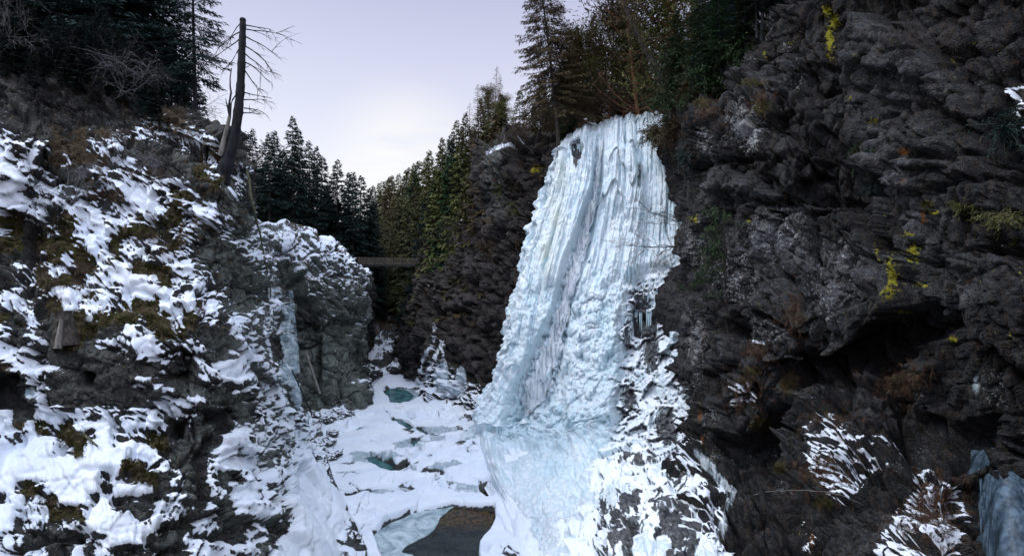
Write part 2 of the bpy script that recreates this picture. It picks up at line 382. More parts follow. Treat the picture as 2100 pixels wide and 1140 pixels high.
SHEETS = {}
def on(px_, py_, sheet, off=.1):
    """depth of the front of a built cliff at a photo column and row"""
    v_ = SHEETS[sheet][0]; a_, b_ = proj(v_); m_ = (np.abs(a_ - px_) < 9) & (np.abs(b_ - py_) < 9)
    return float(np.percentile(v_[..., 1][m_], 15)) - off if m_.any() else 25.
def P_on(px_, py_, sheet, off=.1): return (px_, py_, on(px_, py_, sheet, off))
def finish(name, v, n, A, B, mat, lift=.10, keep=.0, snowblur=6):
    """pack snow into the hollows of the displaced rock, then build"""
    s = sst(.44, .60, blur(A[..., 0], 2)); sm = blur(v, snowblur)
    k = (s * (1 - keep))[..., None]
    v = v * (1 - k) + sm * k; v[..., 2] += lift * s
    o = grid_mesh(name, v, mat, A, B); o['kind'] = 'structure'
    SHEETS[name] = (v, normals(v), A, B, o); return o
def strata(t, per, amp, sharp=.22):
    f = t / per; f = f - np.floor(f); return amp * np.where(f < 1 - sharp, f / (1 - sharp), (1 - f) / sharp)

# ---- left bank, near
Lr = [
 [(-300,190,48),(-60,190,46),(60,200,46),(170,225,46),(270,265,44),(360,300,42),(420,320,42),(450,340,44),(440,370,48),(430,400,52)],
 [(-300,60,36),(0,78,35),(100,98,35),(200,132,34.5),(290,188,34),(345,228,33),(440,262,32),(497,335,32),(500,345,36),(480,350,42)],
 [(-300,220,32),(0,230,31),(100,240,31.5),(200,245,31.5),(290,250,31.5),(360,290,31),(430,320,30.5),(505,362,30.5),(505,385,34),(490,400,42)],
 [(-300,290,29),(0,280,28),(100,300,29),(200,320,29.5),(290,345,29.5),(370,370,28.5),(440,390,28),(500,430,30),(500,450,36),(500,470,46)],
 [(-300,460,29),(0,460,28),(100,470,28),(200,480,28),(300,490,28),(380,490,28),(450,490,28.5),(515,500,32),(540,520,40),(540,540,50)],
 [(-300,600,27),(0,590,26),(100,600,26),(200,600,26),(300,600,26.2),(390,590,26.6),(460,600,28),(540,590,32),(575,600,40),(570,600,52)],
 [(-300,690,25),(0,690,24),(100,680,24),(200,700,24),(300,700,24),(400,680,24.6),(470,680,26.5),(550,690,31),(588,700,39),(585,700,52)],
 [(-300,850,24.4),(0,850,23.4),(100,850,23.4),(200,850,23.4),(300,860,23.6),(410,860,24.2),(490,840,26),(560,820,31),(605,840,40),(600,840,53)],
 [(-300,1010,21.5),(0,1010,20.8),(100,1010,20.8),(200,1010,20.8),(300,1020,21.4),(400,1000,22.6),(480,980,24.8),(560,960,28.6),(615,930,40),(625,905,52)],
 [(-300,1200,20),(0,1180,19),(100,1180,19),(200,1180,19.2),(300,1180,19.8),(410,1180,21),(500,1150,23.4),(590,1120,26.6),(672,1045,35),(650,940,47)],
 [(-300,1700,18),(0,1700,17.5),(100,1700,17.5),(200,1700,17.6),(300,1650,18.2),(420,1600,19.4),(520,1450,22),(620,1290,25.6),(730,1128,33),(655,985,45)]]
v = grid_base(Lr, 560, 660); n = face_cam(v, normals(v)); px, py = proj(v)
far = sst(22, 45, v[..., 1])
lm = lmap(px + 9 * fbm(v, 1.3, 3, 5), py + 9 * fbm(v, 1.3, 3, 9))
tilt = v[..., 2] + .55 * v[..., 0] + .25 * v[..., 1]
q = v.copy(); q[..., 2] = tilt
rough = 1 - .75 * sst(.55, .95, blur(lm[..., 0], 3))
low = fbm(v, 5, 4, 1) * .55 + facet(q, 2.6, 11, .55, .12, (1.5, 1.5, .7))
st = strata(tilt + .5 * fbm(v, 2.5, 3, 3), 1.9, .5) + strata(tilt + .3 * fbm(v, 1.2, 3, 4), .62, .16)
med = facet(q, .95, 12, .8, .14, (1.1, 1.1, .9)) * .8 + facet(q, .34, 13, .8, .16, (1.1, 1.1, .9)) * .8 + .10 * fbm(v, .5, 4, 7)
W1 = worley(q * np.array((1 / 1.5, 1 / 1.5, 1 / 1.9)) + .14 * fbm(v, 1.2, 3, 14)[..., None], 15); W2 = worley(q * np.array((1 / .6, 1 / .6, 1 / .7)) + .14 * fbm(v, .6, 3, 16)[..., None], 17)
joint = (-.42 * sst(.13, 0, W1[1] - W1[0]) - .16 * sst(.12, 0, W2[1] - W2[0]) + (W1[3] - .5) * .5 + (W2[3] - .5) * .18) * (rough * .6 + .08)
disp = joint + low * (.5 + .3 * far) + (.55 * st * (.3 + .7 * sst(640, 520, py)) + .85 * med) * rough
# hard step: rock wall 690-850 below the mossy ledge stays smooth and dark
wall = sst(-8, 14, polysd(px, py, [(100,660),(210,715),(330,735),(350,800),(300,850),(130,850),(90,760)]))
disp = disp * (1 - .55 * wall) + .35 * wall
disp = disp - lm[..., 5] * .9
v0 = v; vb = v + n * (low * .6)[..., None]; v = v + n * disp[..., None]
# moss cushions swell out of the snow
v = v + n * (lm[..., 1] * (.22 + .2 * fbm(v0, .5, 3, 21)) + .32 * sst(.3, .7, lm[..., 0]))[..., None]
nn = face_cam(v0, normals(blur(v, 1))); up = nn[..., 2]; upb = blur(up, 10)
px, py = proj(v)
lm = lmap(px + 17 * fbm(v, .9, 5, 5, .62), py + 17 * fbm(v, .9, 5, 9, .62))
snow = .06 + lm[..., 0] + (.42 - .10 * sst(380, 480, px)) * (up - upb) + .22 * fbm(v, .4, 5, 30, .65) + .12 * (up - .45)
for sl_ in ([(300,372),(350,370),(395,395),(450,440)],[(345,405),(400,420),(445,455)],[(367,425),(420,450),(450,475)],[(420,350),(450,362)],[(475,330),(508,365)],[(468,358),(497,372)],[(470,385),(490,412)],[(300,268),(380,285),(450,300)],[(370,295),(425,315),(440,330)],[(300,250),(350,262),(400,275),(450,288)],[(545,660),(560,760),(590,850),(640,950)]):
    snow = np.maximum(snow, .62 - .5 * sst(2, 5, linesd(px, py, sl_) + 3 * fbm(v, .6, 3, 31)))
snow = np.where(py < 240, snow - .6 * sst(240, 190, py) * (px < 430), snow)
A = np.stack([snow, lm[..., 1] * 1.1 + .08 + .4 * fbm(v, .8, 3, 33), lm[..., 2], lm[..., 3]], -1)
B = np.zeros(A.shape); A[..., 2] *= sst(230, 300, py); B[..., 2] = .25 * lm[..., 2]; B[..., 3] = lm[..., 4] + .30 * sst(330, 260, py) * sst(.3, .8, up) * (px < 420) * sst(150, 230, py)
finish('cliff_left_near', v, n, A, B, M_left, .04, .42, 3)

# ---- left bank, the second buttress by the bridge
L2 = [
 [(470,470,85),(560,490,85),(620,500,86),(680,520,88),(720,560,90),(735,600,95),(740,620,110)],
 [(480,440,62),(560,466,66),(640,482,69),(700,510,72),(740,548,75),(745,560,85),(745,570,100)],
 [(480,500,58),(560,530,61),(630,550,64),(690,570,68),(755,600,73),(760,620,84),(762,620,100)],
 [(480,600,55),(560,610,59),(620,640,63.5),(680,650,66),(750,680,71),(748,700,84),(765,700,100)],
 [(480,700,54),(570,700,60),(620,720,64),(680,740,65),(740,750,70),(740,760,82),(750,740,98)],
 [(480,850,52),(580,860,56),(630,830,60.5),(680,835,62.5),(740,828,65),(745,790,78),(750,745,95)],
 [(480,980,50),(590,950,54),(640,900,58),(690,895,61),(742,880,64),(748,830,77),(750,770,95)]]
v = grid_base(L2, 300, 380); n = face_cam(v, normals(v)); px, py = proj(v)
lm = lmap(px, py); tilt = v[..., 2] + .5 * v[..., 0]; q = v.copy(); q[..., 2] = tilt
low = fbm(v, 6, 4, 41) * .8 + facet(q, 3.6, 42, .5, .12)
W1 = worley(q * np.array((1 / 2., 1 / 2., 1 / 3.4)) + .15 * fbm(v, 1.5, 3, 54)[..., None], 55)
disp = -.6 * sst(.13, 0, W1[1] - W1[0]) + (W1[3] - .5) * .7 + low * .8 + facet(q, 1.3, 43, .6, .15, (1.2, 1.2, .8)) * .9 + facet(q, .5, 44, .6, .2) * .9 + .12 * fbm(v, .8, 4, 45) - lm[..., 5] * 1.6 * (px < 660)
v = v + n * disp[..., None]; nn = face_cam(v, normals(blur(v, 1))); up = nn[..., 2]; upb = blur(up, 8)
px, py = proj(v); lm = lmap(px + 6 * fbm(v, 2, 3, 5), py + 6 * fbm(v, 2, 3, 9))
top = sst(660, 520, py + .15 * (px - 650))
snow = .04 + .58 * top + .5 * (up - upb) + .3 * (up - .35) + .2 * fbm(v, 1.1, 4, 47) - lm[..., 5] * .7 * (px < 660)
snow = np.where(px < 610, np.maximum(lm[..., 0], .1) + .3 * (up - upb) + .15 * fbm(v, .8, 4, 48), snow) - .35 * (v[..., 1] > 78)
b_ = .72 * sst(6, -3, linesd(px, py, [(575,590),(585,650),(578,720),(580,800),(590,860),(612,940)]) - 9 - 4 * fbm(v, 1, 3, 49))
b2 = sst(3, -1, linesd(px, py, [(596,600),(604,680),(610,760)]) - 4)
A = np.stack([snow, .55 * sst(.1, .5, fbm(v, 2, 3, 50)) * top * (px > 560) - .1, np.clip(.6 + .7 * fbm(v, 5, 3, 52) + .35 * sst(600, 700, py), 0, 1) * (v[..., 1] < 78), np.maximum(b_, b2) * .95], -1)
B = np.zeros(A.shape); B[..., 1] = .35 * sst(0, .6, fbm(v, 3, 3, 51)); B[..., 2] = .3; B[..., 3] = .35 * top * sst(0, .5, fbm(v, 2.5, 3, 53))
finish('cliff_left_far', v, n, A, B, M_left, .08, .25, 3)

# ---- middle cliff between the bridge and the waterfall
Rm = [
 [(870,500,105),(880,470,100),(940,420,96),(1000,300,84),(1070,280,78),(1140,290,72),(1200,290,68)],
 [(858,545,100),(868,532,92),(945,468,84),(1003,326,71),(1070,290,67),(1140,320,62),(1200,325,60.5)],
 [(852,600,100),(855,600,88),(926,538,80),(1000,420,70),(1070,400,66),(1130,420,62.5),(1200,420,60)],
 [(835,660,100),(848,690,84),(908,632,76),(980,540,69),(1050,520,65),(1110,520,61.5),(1190,520,59.5)],
 [(818,700,98),(822,720,84),(890,700,73),(965,670,67),(1030,650,63),(1090,650,60.5),(1180,650,58)],
 [(815,735,95),(845,790,76),(885,790,70),(950,790,65),(1000,800,61.5),(1060,780,59),(1160,780,57)],
 [(815,770,94),(850,830,72),(890,850,66),(960,870,61),(1010,880,57),(1070,880,55),(1150,880,54)]]
v = grid_base(Rm, 400, 480); n = face_cam(v, normals(v)); px, py = proj(v)
tilt = v[..., 2] - .75 * v[..., 0]; q = v.copy(); q[..., 2] = tilt * .8; q[..., 0] = v[..., 0] * .8 + v[..., 2] * .6
low = fbm(v, 6, 3, 61) * .9 + facet(q, 4, 62, .8, .1, (.7, .8, 1.8))
W1 = worley(q * np.array((1 / 1.6, 1 / 2., 1 / 4.)) + .15 * fbm(v, 1.5, 3, 73)[..., None], 74)
crag = (-.6 * sst(.13, 0, W1[1] - W1[0]) + (W1[3] - .5) * .7) + sst(-10, 10, polysd(px, py, [(990,300),(1075,280),(1090,330),(1050,400),(1010,420),(985,350)]))
disp = low * .8 + facet(q, 1.4, 63, 1., .1, (.6, .8, 1.9)) * 1.1 + facet(q, .5, 64, .9, .14, (.6, .8, 1.7)) * .9 + .06 * fbm(v, .8, 4, 65) + crag * 1.0
v = v + n * disp[..., None]; nn = face_cam(v, normals(blur(v, 1))); up = nn[..., 2]; upb = blur(up, 8); px, py = proj(v)
foot = sst(-25, 30, py - np.interp(px, [815, 850, 880, 950, 1000, 1050, 1100], [770, 800, 735, 770, 800, 775, 730]))
snow = -.12 + .62 * foot + .55 * (up - upb) + .25 * (up - .5) + .2 * fbm(v, 1., 4, 66)
snow = np.maximum(snow, .62 - .4 * sst(3, 9, linesd(px, py, [(1000,312),(1030,300),(1072,292)]) + 4 * fbm(v, 1, 3, 67)))
for l_ in ([(893,665),(888,700),(862,745),(850,800)], [(905,700),(880,760),(850,810)], [(925,470),(945,445)], [(885,475),(905,450)], [(905,700),(912,760)]):
    snow = np.maximum(snow, .60 - .4 * sst(2, 8, linesd(px, py, l_) + 5 * fbm(v, .8, 3, 68)))
icep = blobs(px, py, [(905, 775, 22, 40), (945, 775, 14, 30), (925, 800, 40, 20)]) * .9
A = np.stack([snow, .35 * blobs(px, py, [(1060,380,60,60),(900,560,40,60)]) + .25 * fbm(v, 2, 3, 70), blobs(px, py, [(1010,330,25,40),(1015,400,20,45)]) * .6, icep], -1)
B = np.zeros(A.shape); B[..., 0] = blobs(px, py, [(1096,351,9,8),(1098,345,6,10)]) * 1.2 * (py > 330); B[..., 1] = .42 * sst(0, .6, fbm(v, 3, 3, 71))
B[..., 2] = .15; B[..., 3] = .62 * sst(-.1, .5, fbm(v, 3, 3, 72)) * sst(640, 420, py) + .5 * blobs(px, py, [(855,555,14,20),(870,600,14,20),(850,640,14,20)])
finish('cliff_mid', v, n, A, B, M_mid, .08, .3, 3)

# ---- right cliff, near
Rr = [
 [(1400,260,60),(1420,235,56),(1470,190,54),(1530,100,52),(1590,0,50),(1690,-120,46),(1800,-220,42),(1950,-300,38),(2150,-350,32),(2500,-400,28)],
 [(1385,285,54),(1400,258,48),(1462,220,43),(1530,155,41),(1592,75,39),(1660,-80,35),(1780,-200,32),(1950,-280,28),(2150,-320,24),(2500,-350,20)],
 [(1370,310,54),(1372,300,49),(1430,285,42),(1500,235,38),(1580,180,36),(1650,100,34),(1780,40,31),(1920,60,27),(2080,60,23.5),(2400,60,20)],
 [(1390,380,52),(1385,370,48),(1440,370,41),(1510,340,37),(1590,330,34),(1680,300,32.5),(1790,280,30),(1910,300,26),(2050,300,23),(2350,300,19)],
 [(1410,470,50),(1378,480,47),(1440,470,40),(1520,470,36),(1600,470,33.5),(1690,470,31.5),(1790,480,29),(1900,480,25.5),(2040,480,22.5),(2350,480,18.5)],
 [(1410,600,49),(1388,600,46),(1445,600,39.5),(1520,600,35.5),(1600,600,32.5),(1700,600,30),(1800,600,27.5),(1900,600,25),(2040,600,22),(2350,600,18)],
 [(1430,700,47),(1405,700,44),(1450,700,38.5),(1520,700,34.5),(1600,700,32),(1700,720,30.5),(1800,730,28.5),(1900,720,25.5),(2040,720,22),(2350,720,18)],
 [(1420,830,43),(1395,840,40),(1450,830,36),(1520,850,33),(1600,860,32),(1690,850,29),(1790,850,27),(1900,860,25.5),(2040,860,22.5),(2350,860,18)],
 [(1440,960,38),(1415,960,34),(1490,960,32),(1560,970,30.5),(1630,970,28.5),(1720,960,26),(1810,970,24.5),(1910,980,22.5),(2040,960,22),(2350,960,18)],
 [(1470,1060,34),(1432,1060,29.5),(1530,1060,28),(1600,1070,27),(1670,1070,25),(1740,1070,23.5),(1830,1080,21.5),(1930,1080,20),(2040,1080,21),(2350,1080,17)],
 [(1490,1200,30),(1446,1180,26.5),(1550,1200,25),(1620,1200,24),(1700,1200,22.5),(1770,1200,21),(1860,1200,19),(1950,1200,18),(2050,1200,19.5),(2350,1200,16)],
 [(1560,1500,26),(1540,1500,24),(1600,1550,22),(1680,1600,21),(1760,1600,20),(1840,1600,19),(1930,1600,17),(2000,1600,16),(2080,1600,17),(2400,1600,15)]]
v = grid_base(Rr, 620, 760); n = face_cam(v, normals(v)); px, py = proj(v)
wx = px + 12 * fbm(v, 1.5, 3, 80); wy = py + 12 * fbm(v, 1.5, 3, 81)
tilt = v[..., 2] - .9 * v[..., 0] + .6 * v[..., 1]; q = v.copy(); q[..., 0] = v[..., 0] + v[..., 2] * .22; q[..., 2] = v[..., 2] - .2 * v[..., 0]
low = fbm(v, 6, 3, 82) * .8 + facet(q, 4.2, 83, .9, .08, (.7, .9, 2.0))
BL = [([(1560,420),(1760,440),(1885,590),(1890,625),(1800,655),(1720,730),(1610,730),(1500,640)], 1.3),
 ([(1455,710),(1560,690),(1640,735),(1655,830),(1600,860),(1510,915),(1455,860)], 1.5), ([(1515,165),(1600,160),(1690,260),(1665,335),(1482,330)], 1.0),
 ([(1418,205),(1475,212),(1480,330),(1425,335)], .7), ([(1740,20),(1900,60),(2000,200),(2035,380),(1900,400),(1790,330),(1735,200)], 1.1),
 ([(1810,330),(1900,300),(1935,420),(1905,560),(1860,600),(1820,470)], .8), ([(1650,830),(1850,900),(1845,980),(1720,1060),(1640,1000)], .9),
 ([(1460,340),(1645,335),(1650,410),(1560,420),(1470,400)], .8), ([(1600,730),(1770,690),(1920,620),(1925,690),(1730,810),(1650,815)], -1.5),
 ([(1500,910),(1655,840),(1655,905),(1570,985)], -1.6), ([(1930,870),(2010,850),(2030,945),(1960,970)], -1.6), ([(1640,345),(1740,340),(1720,440),(1640,420)], -.7),
 ([(1930,400),(2100,380),(2100,440),(1950,450)], .5), ([(1385,620),(1450,600),(1440,800),(1395,800)], .5), ([(1860,730),(1930,740),(1925,850),(1880,860)], 1.0)]
bl = sum(h * sst(-7, 9, polysd(wx, wy, p_)) for p_, h in BL)
q1 = q * np.array((1 / 2.2, 1 / 2.6, 1 / 5.5)) + .12 * fbm(v, 1.5, 3, 96)[..., None]; W1 = worley(q1, 97); q2 = q * np.array((1 / .9, 1., 1 / 2.4)) + .15 * fbm(v, .8, 3, 98)[..., None]; W2 = worley(q2, 99)
joint = -.75 * sst(.13, 0, W1[1] - W1[0]) - .28 * sst(.12, 0, W2[1] - W2[0]) + (W1[3] - .5) * .9 + (W2[3] - .5) * .3
disp = joint + low * .6 + bl + facet(q, 1.6, 84, 1.0, .12, (.7, .9, 2.2)) * .75 + facet(q, .6, 85, .95, .14, (.7, .9, 1.9)) * .75 + facet(q, .24, 86, .9, .15, (.8, .9, 1.5)) * .5 + .05 * fbm(v, .6, 4, 87)
v = v + n * disp[..., None]; nn = face_cam(v, normals(blur(v, 1))); up = nn[..., 2]; upb = blur(up, 10); px, py = proj(v)
wx = px + 14 * fbm(v, 1.2, 4, 88); wy = py + 14 * fbm(v, 1.2, 4, 89)
sn = np.zeros(px.shape) - .3
for p_, a_ in (([(1655,870),(1700,850),(1770,900),(1850,900),(1830,930),(1760,1000),(1715,1050),(1700,1000),(1660,960)], .53), ([(1890,960),(1905,965),(1960,1010),(1990,1060),(1960,1140),(1790,1180),(1790,1110),(1850,1040)], .52),
               ([(1490,790),(1555,785),(1555,840),(1500,835)], .36), ([(1380,880),(1410,900),(1450,1000),(1480,1060),(1500,1180),(1380,1180)], .55), ([(1640,1060),(1670,1090),(1670,1140),(1640,1130)], .3), ([(2060,180),(2110,190),(2110,300),(2080,250)], .35)):
    sn = np.maximum(sn, a_ - .6 * sst(6, -14, polysd(wx, wy, p_)))
snow = sn + (.42 + .35 * (sn > 0)) * (up - upb) + .22 * fbm(v, .45, 4, 90) + .1 * (up - .3)
for l_ in ([(1505,800),(1530,790),(1555,795)], [(1500,820),(1550,808)], [(1545,700),(1565,705)], [(1610,730),(1645,735)], [(1665,815),(1705,805)], [(1895,965),(1885,1020)], [(2060,185),(2100,180)], [(2080,225),(2110,222)], [(2085,285),(2100,280)]):
    snow = np.maximum(snow, .60 - .5 * sst(2, 5, linesd(px, py, l_) + 3 * fbm(v, .5, 3, 91)))
li = .22 + .5 * sst(.1, .5, fbm(v, 2.8, 3, 100))
for x_, y_, rx, ry, a_ in ((1530,260,50,70,1.2),(1440,290,30,50,1.0),(1590,250,50,50,.6),(1600,480,140,90,.8),(1500,560,90,90,.9),(1420,500,40,60,1.0),(1680,600,110,70,.8),(1430,700,35,120,.9),(1560,680,60,60,.8),(1780,250,60,120,.35),(1890,800,35,60,.7),(1500,760,40,60,.6),(1750,900,60,90,.5),(2040,170,60,60,.4),(1700,640,80,60,.6),(1450,860,50,60,.7)):
    li = np.maximum(li, a_ * np.exp(-((px - x_) / rx) ** 2 - ((py - y_) / ry) ** 2))
yb = [(1697,22,14,14,1),(1712,45,12,22,1),(1702,85,11,45,.95),(1560,70,12,10,.6),(1569,112,5,18,.8),(1620,90,8,8,.6),(1790,250,14,10,.8),(1740,200,8,10,.6),(1830,560,16,45,.95),(1825,600,24,20,.85),(1873,520,14,26,.95),(1862,480,14,8,.8),(1915,435,12,10,.8),(1888,585,18,6,.8),(1958,697,14,8,.9),(1850,640,18,5,.7),(2050,100,16,6,.6),(2000,90,16,8,.5),(1500,415,6,8,.8),(1535,452,6,8,.8),(1425,450,10,12,.8),(1955,130,10,8,.6),(2090,560,8,10,.6),(1750,130,6,30,.35),(2072,685,5,8,.7),(1800,520,7,30,.6),(1930,190,8,8,.4)]
ye = np.zeros(px.shape)
for x_, y_, rx, ry, a_ in yb: ye = np.maximum(ye, a_ * np.exp(-((px - x_) / rx) ** 2 - ((py - y_) / ry) ** 2))
orb = [(1855,312,18,12,1.),(1893,445,8,25,1.),(1435,850,8,22,.9),(1440,900,7,25,.8),(1445,680,6,25,.7),(1850,380,20,60,.55),(1950,600,10,40,.6),(1665,1110,8,30,.9),(1600,1000,10,60,.5),(1940,660,30,20,.5),(1960,1000,40,40,.45),(1780,120,20,60,.35)]
og = np.zeros(px.shape)
for x_, y_, rx, ry, a_ in orb: og = np.maximum(og, a_ * np.exp(-((px - x_) / rx) ** 2 - ((py - y_) / ry) ** 2))
gr = blobs(px, py, [(1530,800,55,60),(1550,720,50,28),(1630,640,28,50),(1700,850,60,35),(1640,660,22,50),(1690,970,60,50),(1920,1040,80,80),(1560,210,30,35),(1450,230,40,30),(1620,780,40,30),(1850,780,80,50)]) * .62 + .1 * fbm(v, 2, 3, 92)
mo = blobs(px, py, [(1545,760,35,22),(1560,870,40,35),(1615,790,28,40),(1690,1030,40,30),(1560,220,35,40),(1600,960,30,25),(1900,420,30,20),(2080,500,15,30),(1540,170,50,20),(1440,210,40,20)]) * .62
pa = blobs(px, py, [(1790,180,50,140),(1850,380,50,60),(1880,440,45,70),(1930,420,30,60),(1900,520,35,90),(1960,600,50,60),(1700,560,90,60),(1790,300,50,50),(1640,680,60,40),(1540,380,80,30),(1410,660,22,90),(1560,490,80,60),(2000,780,30,50)]) * .62 * (.6 + .7 * fbm(v, 2, 3, 93))
icep = np.maximum(sst(12, -8, linesd(px, py, [(1420,920),(1460,960),(1500,1010),(1480,1090),(1450,1140)]) - 14 - 10 * fbm(v, 1, 3, 94)) * .5, blobs(px, py, [(2000,790,14,35)]) * .6)
pa = pa + .16 * sst(.0, .4, fbm(v, 3.5, 3, 95)); A = np.stack([snow, mo, np.clip(pa, 0, 1), icep], -1); B = np.stack([ye, og, li, gr], -1)
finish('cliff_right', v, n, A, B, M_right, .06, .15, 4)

# ------------------------------------------------------------------ frozen waterfall
Wr = [
 [(1150,330,66),(1165,300,67),(1200,275,68),(1245,262,68),(1290,256,67),(1330,252,66),(1370,250,64),(1420,250,62)],
 [(1140,345,63),(1158,320,61),(1195,288,60.5),(1245,270,60),(1290,262,59),(1335,262,58),(1372,290,55),(1415,300,54)],
 [(1128,420,62),(1142,400,59.5),(1185,390,58),(1235,380,57.5),(1290,380,56.5),(1340,370,55.5),(1388,380,53),(1430,400,52)],
 [(1100,500,61),(1112,500,58),(1160,490,56.5),(1215,490,55.5),(1275,490,54.5),(1330,480,53.5),(1388,480,51.5),(1430,490,50)],
 [(1072,620,60),(1084,620,56),(1130,610,54.5),(1190,610,53.5),(1255,610,52),(1320,600,50.5),(1392,590,49),(1430,600,48)],
 [(1050,720,59),(1062,730,55),(1110,720,53.5),(1170,710,52),(1240,710,50),(1320,700,47.5),(1410,690,45),(1450,690,44)],
 [(1005,830,57),(1022,830,54.5),(1080,830,53.5),(1150,820,51),(1225,810,48),(1310,800,44.5),(1405,790,40.5),(1450,790,40)],
 [(960,900,54.5),(985,905,52),(1060,900,51),(1140,910,47.5),(1210,910,43.5),(1300,900,40),(1408,890,37.5),(1460,880,39)],
 [(985,985,43.5),(1010,990,43),(1060,985,42),(1130,990,40),(1210,1000,37),(1300,990,34.5),(1432,980,32),(1480,970,34)],
 [(1040,1080,36.5),(1060,1080,36),(1105,1085,35),(1160,1090,33),(1230,1090,31.5),(1320,1080,29.5),(1450,1070,28.4),(1500,1050,30)],
 [(1060,1190,31),(1080,1180,31),(1120,1190,30),(1170,1190,29),(1250,1200,27.5),(1340,1200,26),(1460,1200,25.4),(1520,1200,27)],
 [(1080,1400,25),(1100,1400,25),(1130,1430,24),(1180,1450,23),(1260,1500,22),(1350,1550,21),(1480,1600,20.5),(1560,1600,22)]]
FLOW = [(1232,288),(1222,400),(1190,520),(1165,600),(1150,660),(1122,740),(1100,800),(1080,850),(1072,868)]
nu, nv = 460, 700
v = grid_base(Wr, nu, nv); n = face_cam(v, normals(v)); px, py = proj(v)
_s = sst(845, 1010, py + 60 * fbm(v, 3, 3, 129))[..., None]; n = n * (.25 + .75 * _s) + np.array((-.10, -1, .12)) * .75 * (1 - _s); n /= np.linalg.norm(n, axis=-1, keepdims=True)
U = np.broadcast_to(np.linspace(0, 26, nu)[None], (nv, nu)); seg = np.linalg.norm(np.diff(v, axis=0), axis=-1); V = np.vstack([np.zeros((1, nu)), np.cumsum(seg, 0)])
Vm = V.mean(1)[:, None] + 0 * V
def bulge(sx, sy, s, wob=.3):
    uu = U + wob * sx * fbm(v, sx * 3, 3, s + 3); q = np.stack([uu / sx, Vm / sy, np.full(U.shape, .5 + s)], -1)
    F1, F2, off, r = worley(q, s); return np.sqrt(np.clip(1 - (F1 / .75) ** 2, 0, 1)) * (.6 + .6 * r), F2 - F1
up_ = np.maximum(sst(650, 540, py + .35 * (px - 1200)), .75 * sst(20, -20, px - np.interp(py, [560, 640, 720, 800, 880], [1185, 1150, 1120, 1090, 1040])))                       # hanging columns above
cau = sst(-30, 40, polysd(px, py, [(1060,470),(1240,560),(1300,520),(1330,620),(1260,720),(1260,860),(1180,960),(1150,1000),(840,1000),(900,900),(1030,860)]))
c1, e1 = bulge(3.2, 26, 101, .35); c2, e2 = bulge(1.3, 16, 102, .3); c3, e3 = bulge(.55, 7, 103, .25); c4, _ = bulge(.26, 3, 99, .2)
def lumps(sc, s):
    q = v * np.array((1, .7, .75)) / sc; q = q + .25 * np.stack([vnoise(q * 1.3, s), vnoise(q * 1.3, s + 1), vnoise(q * 1.3, s + 2)], -1); F1, F2, off, r = worley(q, s); return np.sqrt(np.clip(1 - (F1 / .8) ** 2, 0, 1)) * (.55 + .7 * r)
b1, b2, b3, b4 = lumps(1.7, 104), lumps(.8, 105), lumps(.4, 106), lumps(.2, 107)
tier = sst(0, .35, fbm(v, 4, 2, 125)) * np.abs(((Vm / 3.4 + 1.1 * fbm(np.stack([U / 2.2, Vm * .12, 0 * U], -1), 1, 3, 126)) % 1) - 0) ** 1.6
cols = .9 * c1 + .70 * c2 + .42 * c3 + .18 * c4 + .07 * b2 + .08 * b3 + .06 * b4 + .5 * tier; lump = .9 * b1 + .55 * b2 + .32 * b3 + .16 * b4
slope = sst(880, 980, py) * sst(-40, 60, polysd(px, py, [(1000,1010),(1180,960),(1260,880),(1300,700),(1480,650),(1600,1500),(960,1500)]))
snowy = sst(-12, 18, polysd(px + 14 * fbm(v, 2, 3, 120), py + 14 * fbm(v, 2, 3, 121), [(1285,560),(1400,540),(1420,700),(1500,1000),(1560,1400),(1150,1400),(1165,1100),(1200,960),(1250,900),(1262,760)]))
rb = facet(v, 1.6, 108, .7, .15, (1, 1, .8)) + facet(v, .6, 109, .7, .2) * .9 + .2 * fbm(v, 1.2, 4, 110)
mixw = np.clip(up_, 0, 1)
base = cols * mixw + lump * (1 - .6 * _s[..., 0]) * (1 - mixw) * (1 - snowy) * (1 - .35 * sst(1040, 1110, py)) + (rb * 1.1 + .25 * lump) * snowy * (1 - mixw) * (1 - .5 * slope)
thick = .9 * blobs(px, py, [(1150,700,60,120),(1160,560,40,80),(1100,760,40,90),(1200,840,60,60),(1060,870,40,40),(1350,330,30,40),(1370,690,22,60)])
fd = linesd(px, py, FLOW); fw = np.interp(py, [280, 400, 540, 640, 740, 820, 900], [7, 9, 17, 14, 28, 36, 22])
groove = sst(1.5, .8, fd / fw) * sst(270, 340, py) * sst(915, 860, py)
ledge = .8 * sst(-10, 8, polysd(px, py, [(1090,850),(1180,810),(1195,870),(1165,935),(1060,930),(1055,880)]))   # ice bowl under the fall
curt = 1.0 * sst(-6, 8, polysd(px, py, [(1160,318),(1190,300),(1222,330),(1210,420),(1190,500),(1160,585),(1140,680),(1105,780),(1050,880),(990,900),(990,780),(1050,640),(1090,480)]))
curt = curt + .9 * sst(-6, 10, polysd(px, py, [(1240,330),(1300,300),(1320,420),(1310,560),(1290,700),(1260,850),(1190,930),(1168,800),(1180,700),(1222,590),(1245,480)]))
hole = 1.6 * np.maximum(sst(-4, 4, polysd(px, py, [(1176,315),(1192,303),(1198,322),(1190,345),(1180,338)])), sst(-3, 4, polysd(px, py, [(1303,350),(1313,345),(1312,400),(1305,400)])) * .5)
hole = hole + .9 * sst(-4, 6, polysd(px, py, [(1298,640),(1350,650),(1345,700),(1300,690)])) + .8 * sst(-4, 6, polysd(px, py, [(1360,600),(1385,610),(1372,700),(1360,680)]))
disp = 1.1 * base + groove * (.5 * b2 + .45 * b3) + thick + ledge + curt - hole + .3 * fbm(v, 2.5, 4, 111) + .6 * fbm(v, 6, 3, 112) - groove * 2.3
ribs = sst(980, 900, 0 * py) * 0
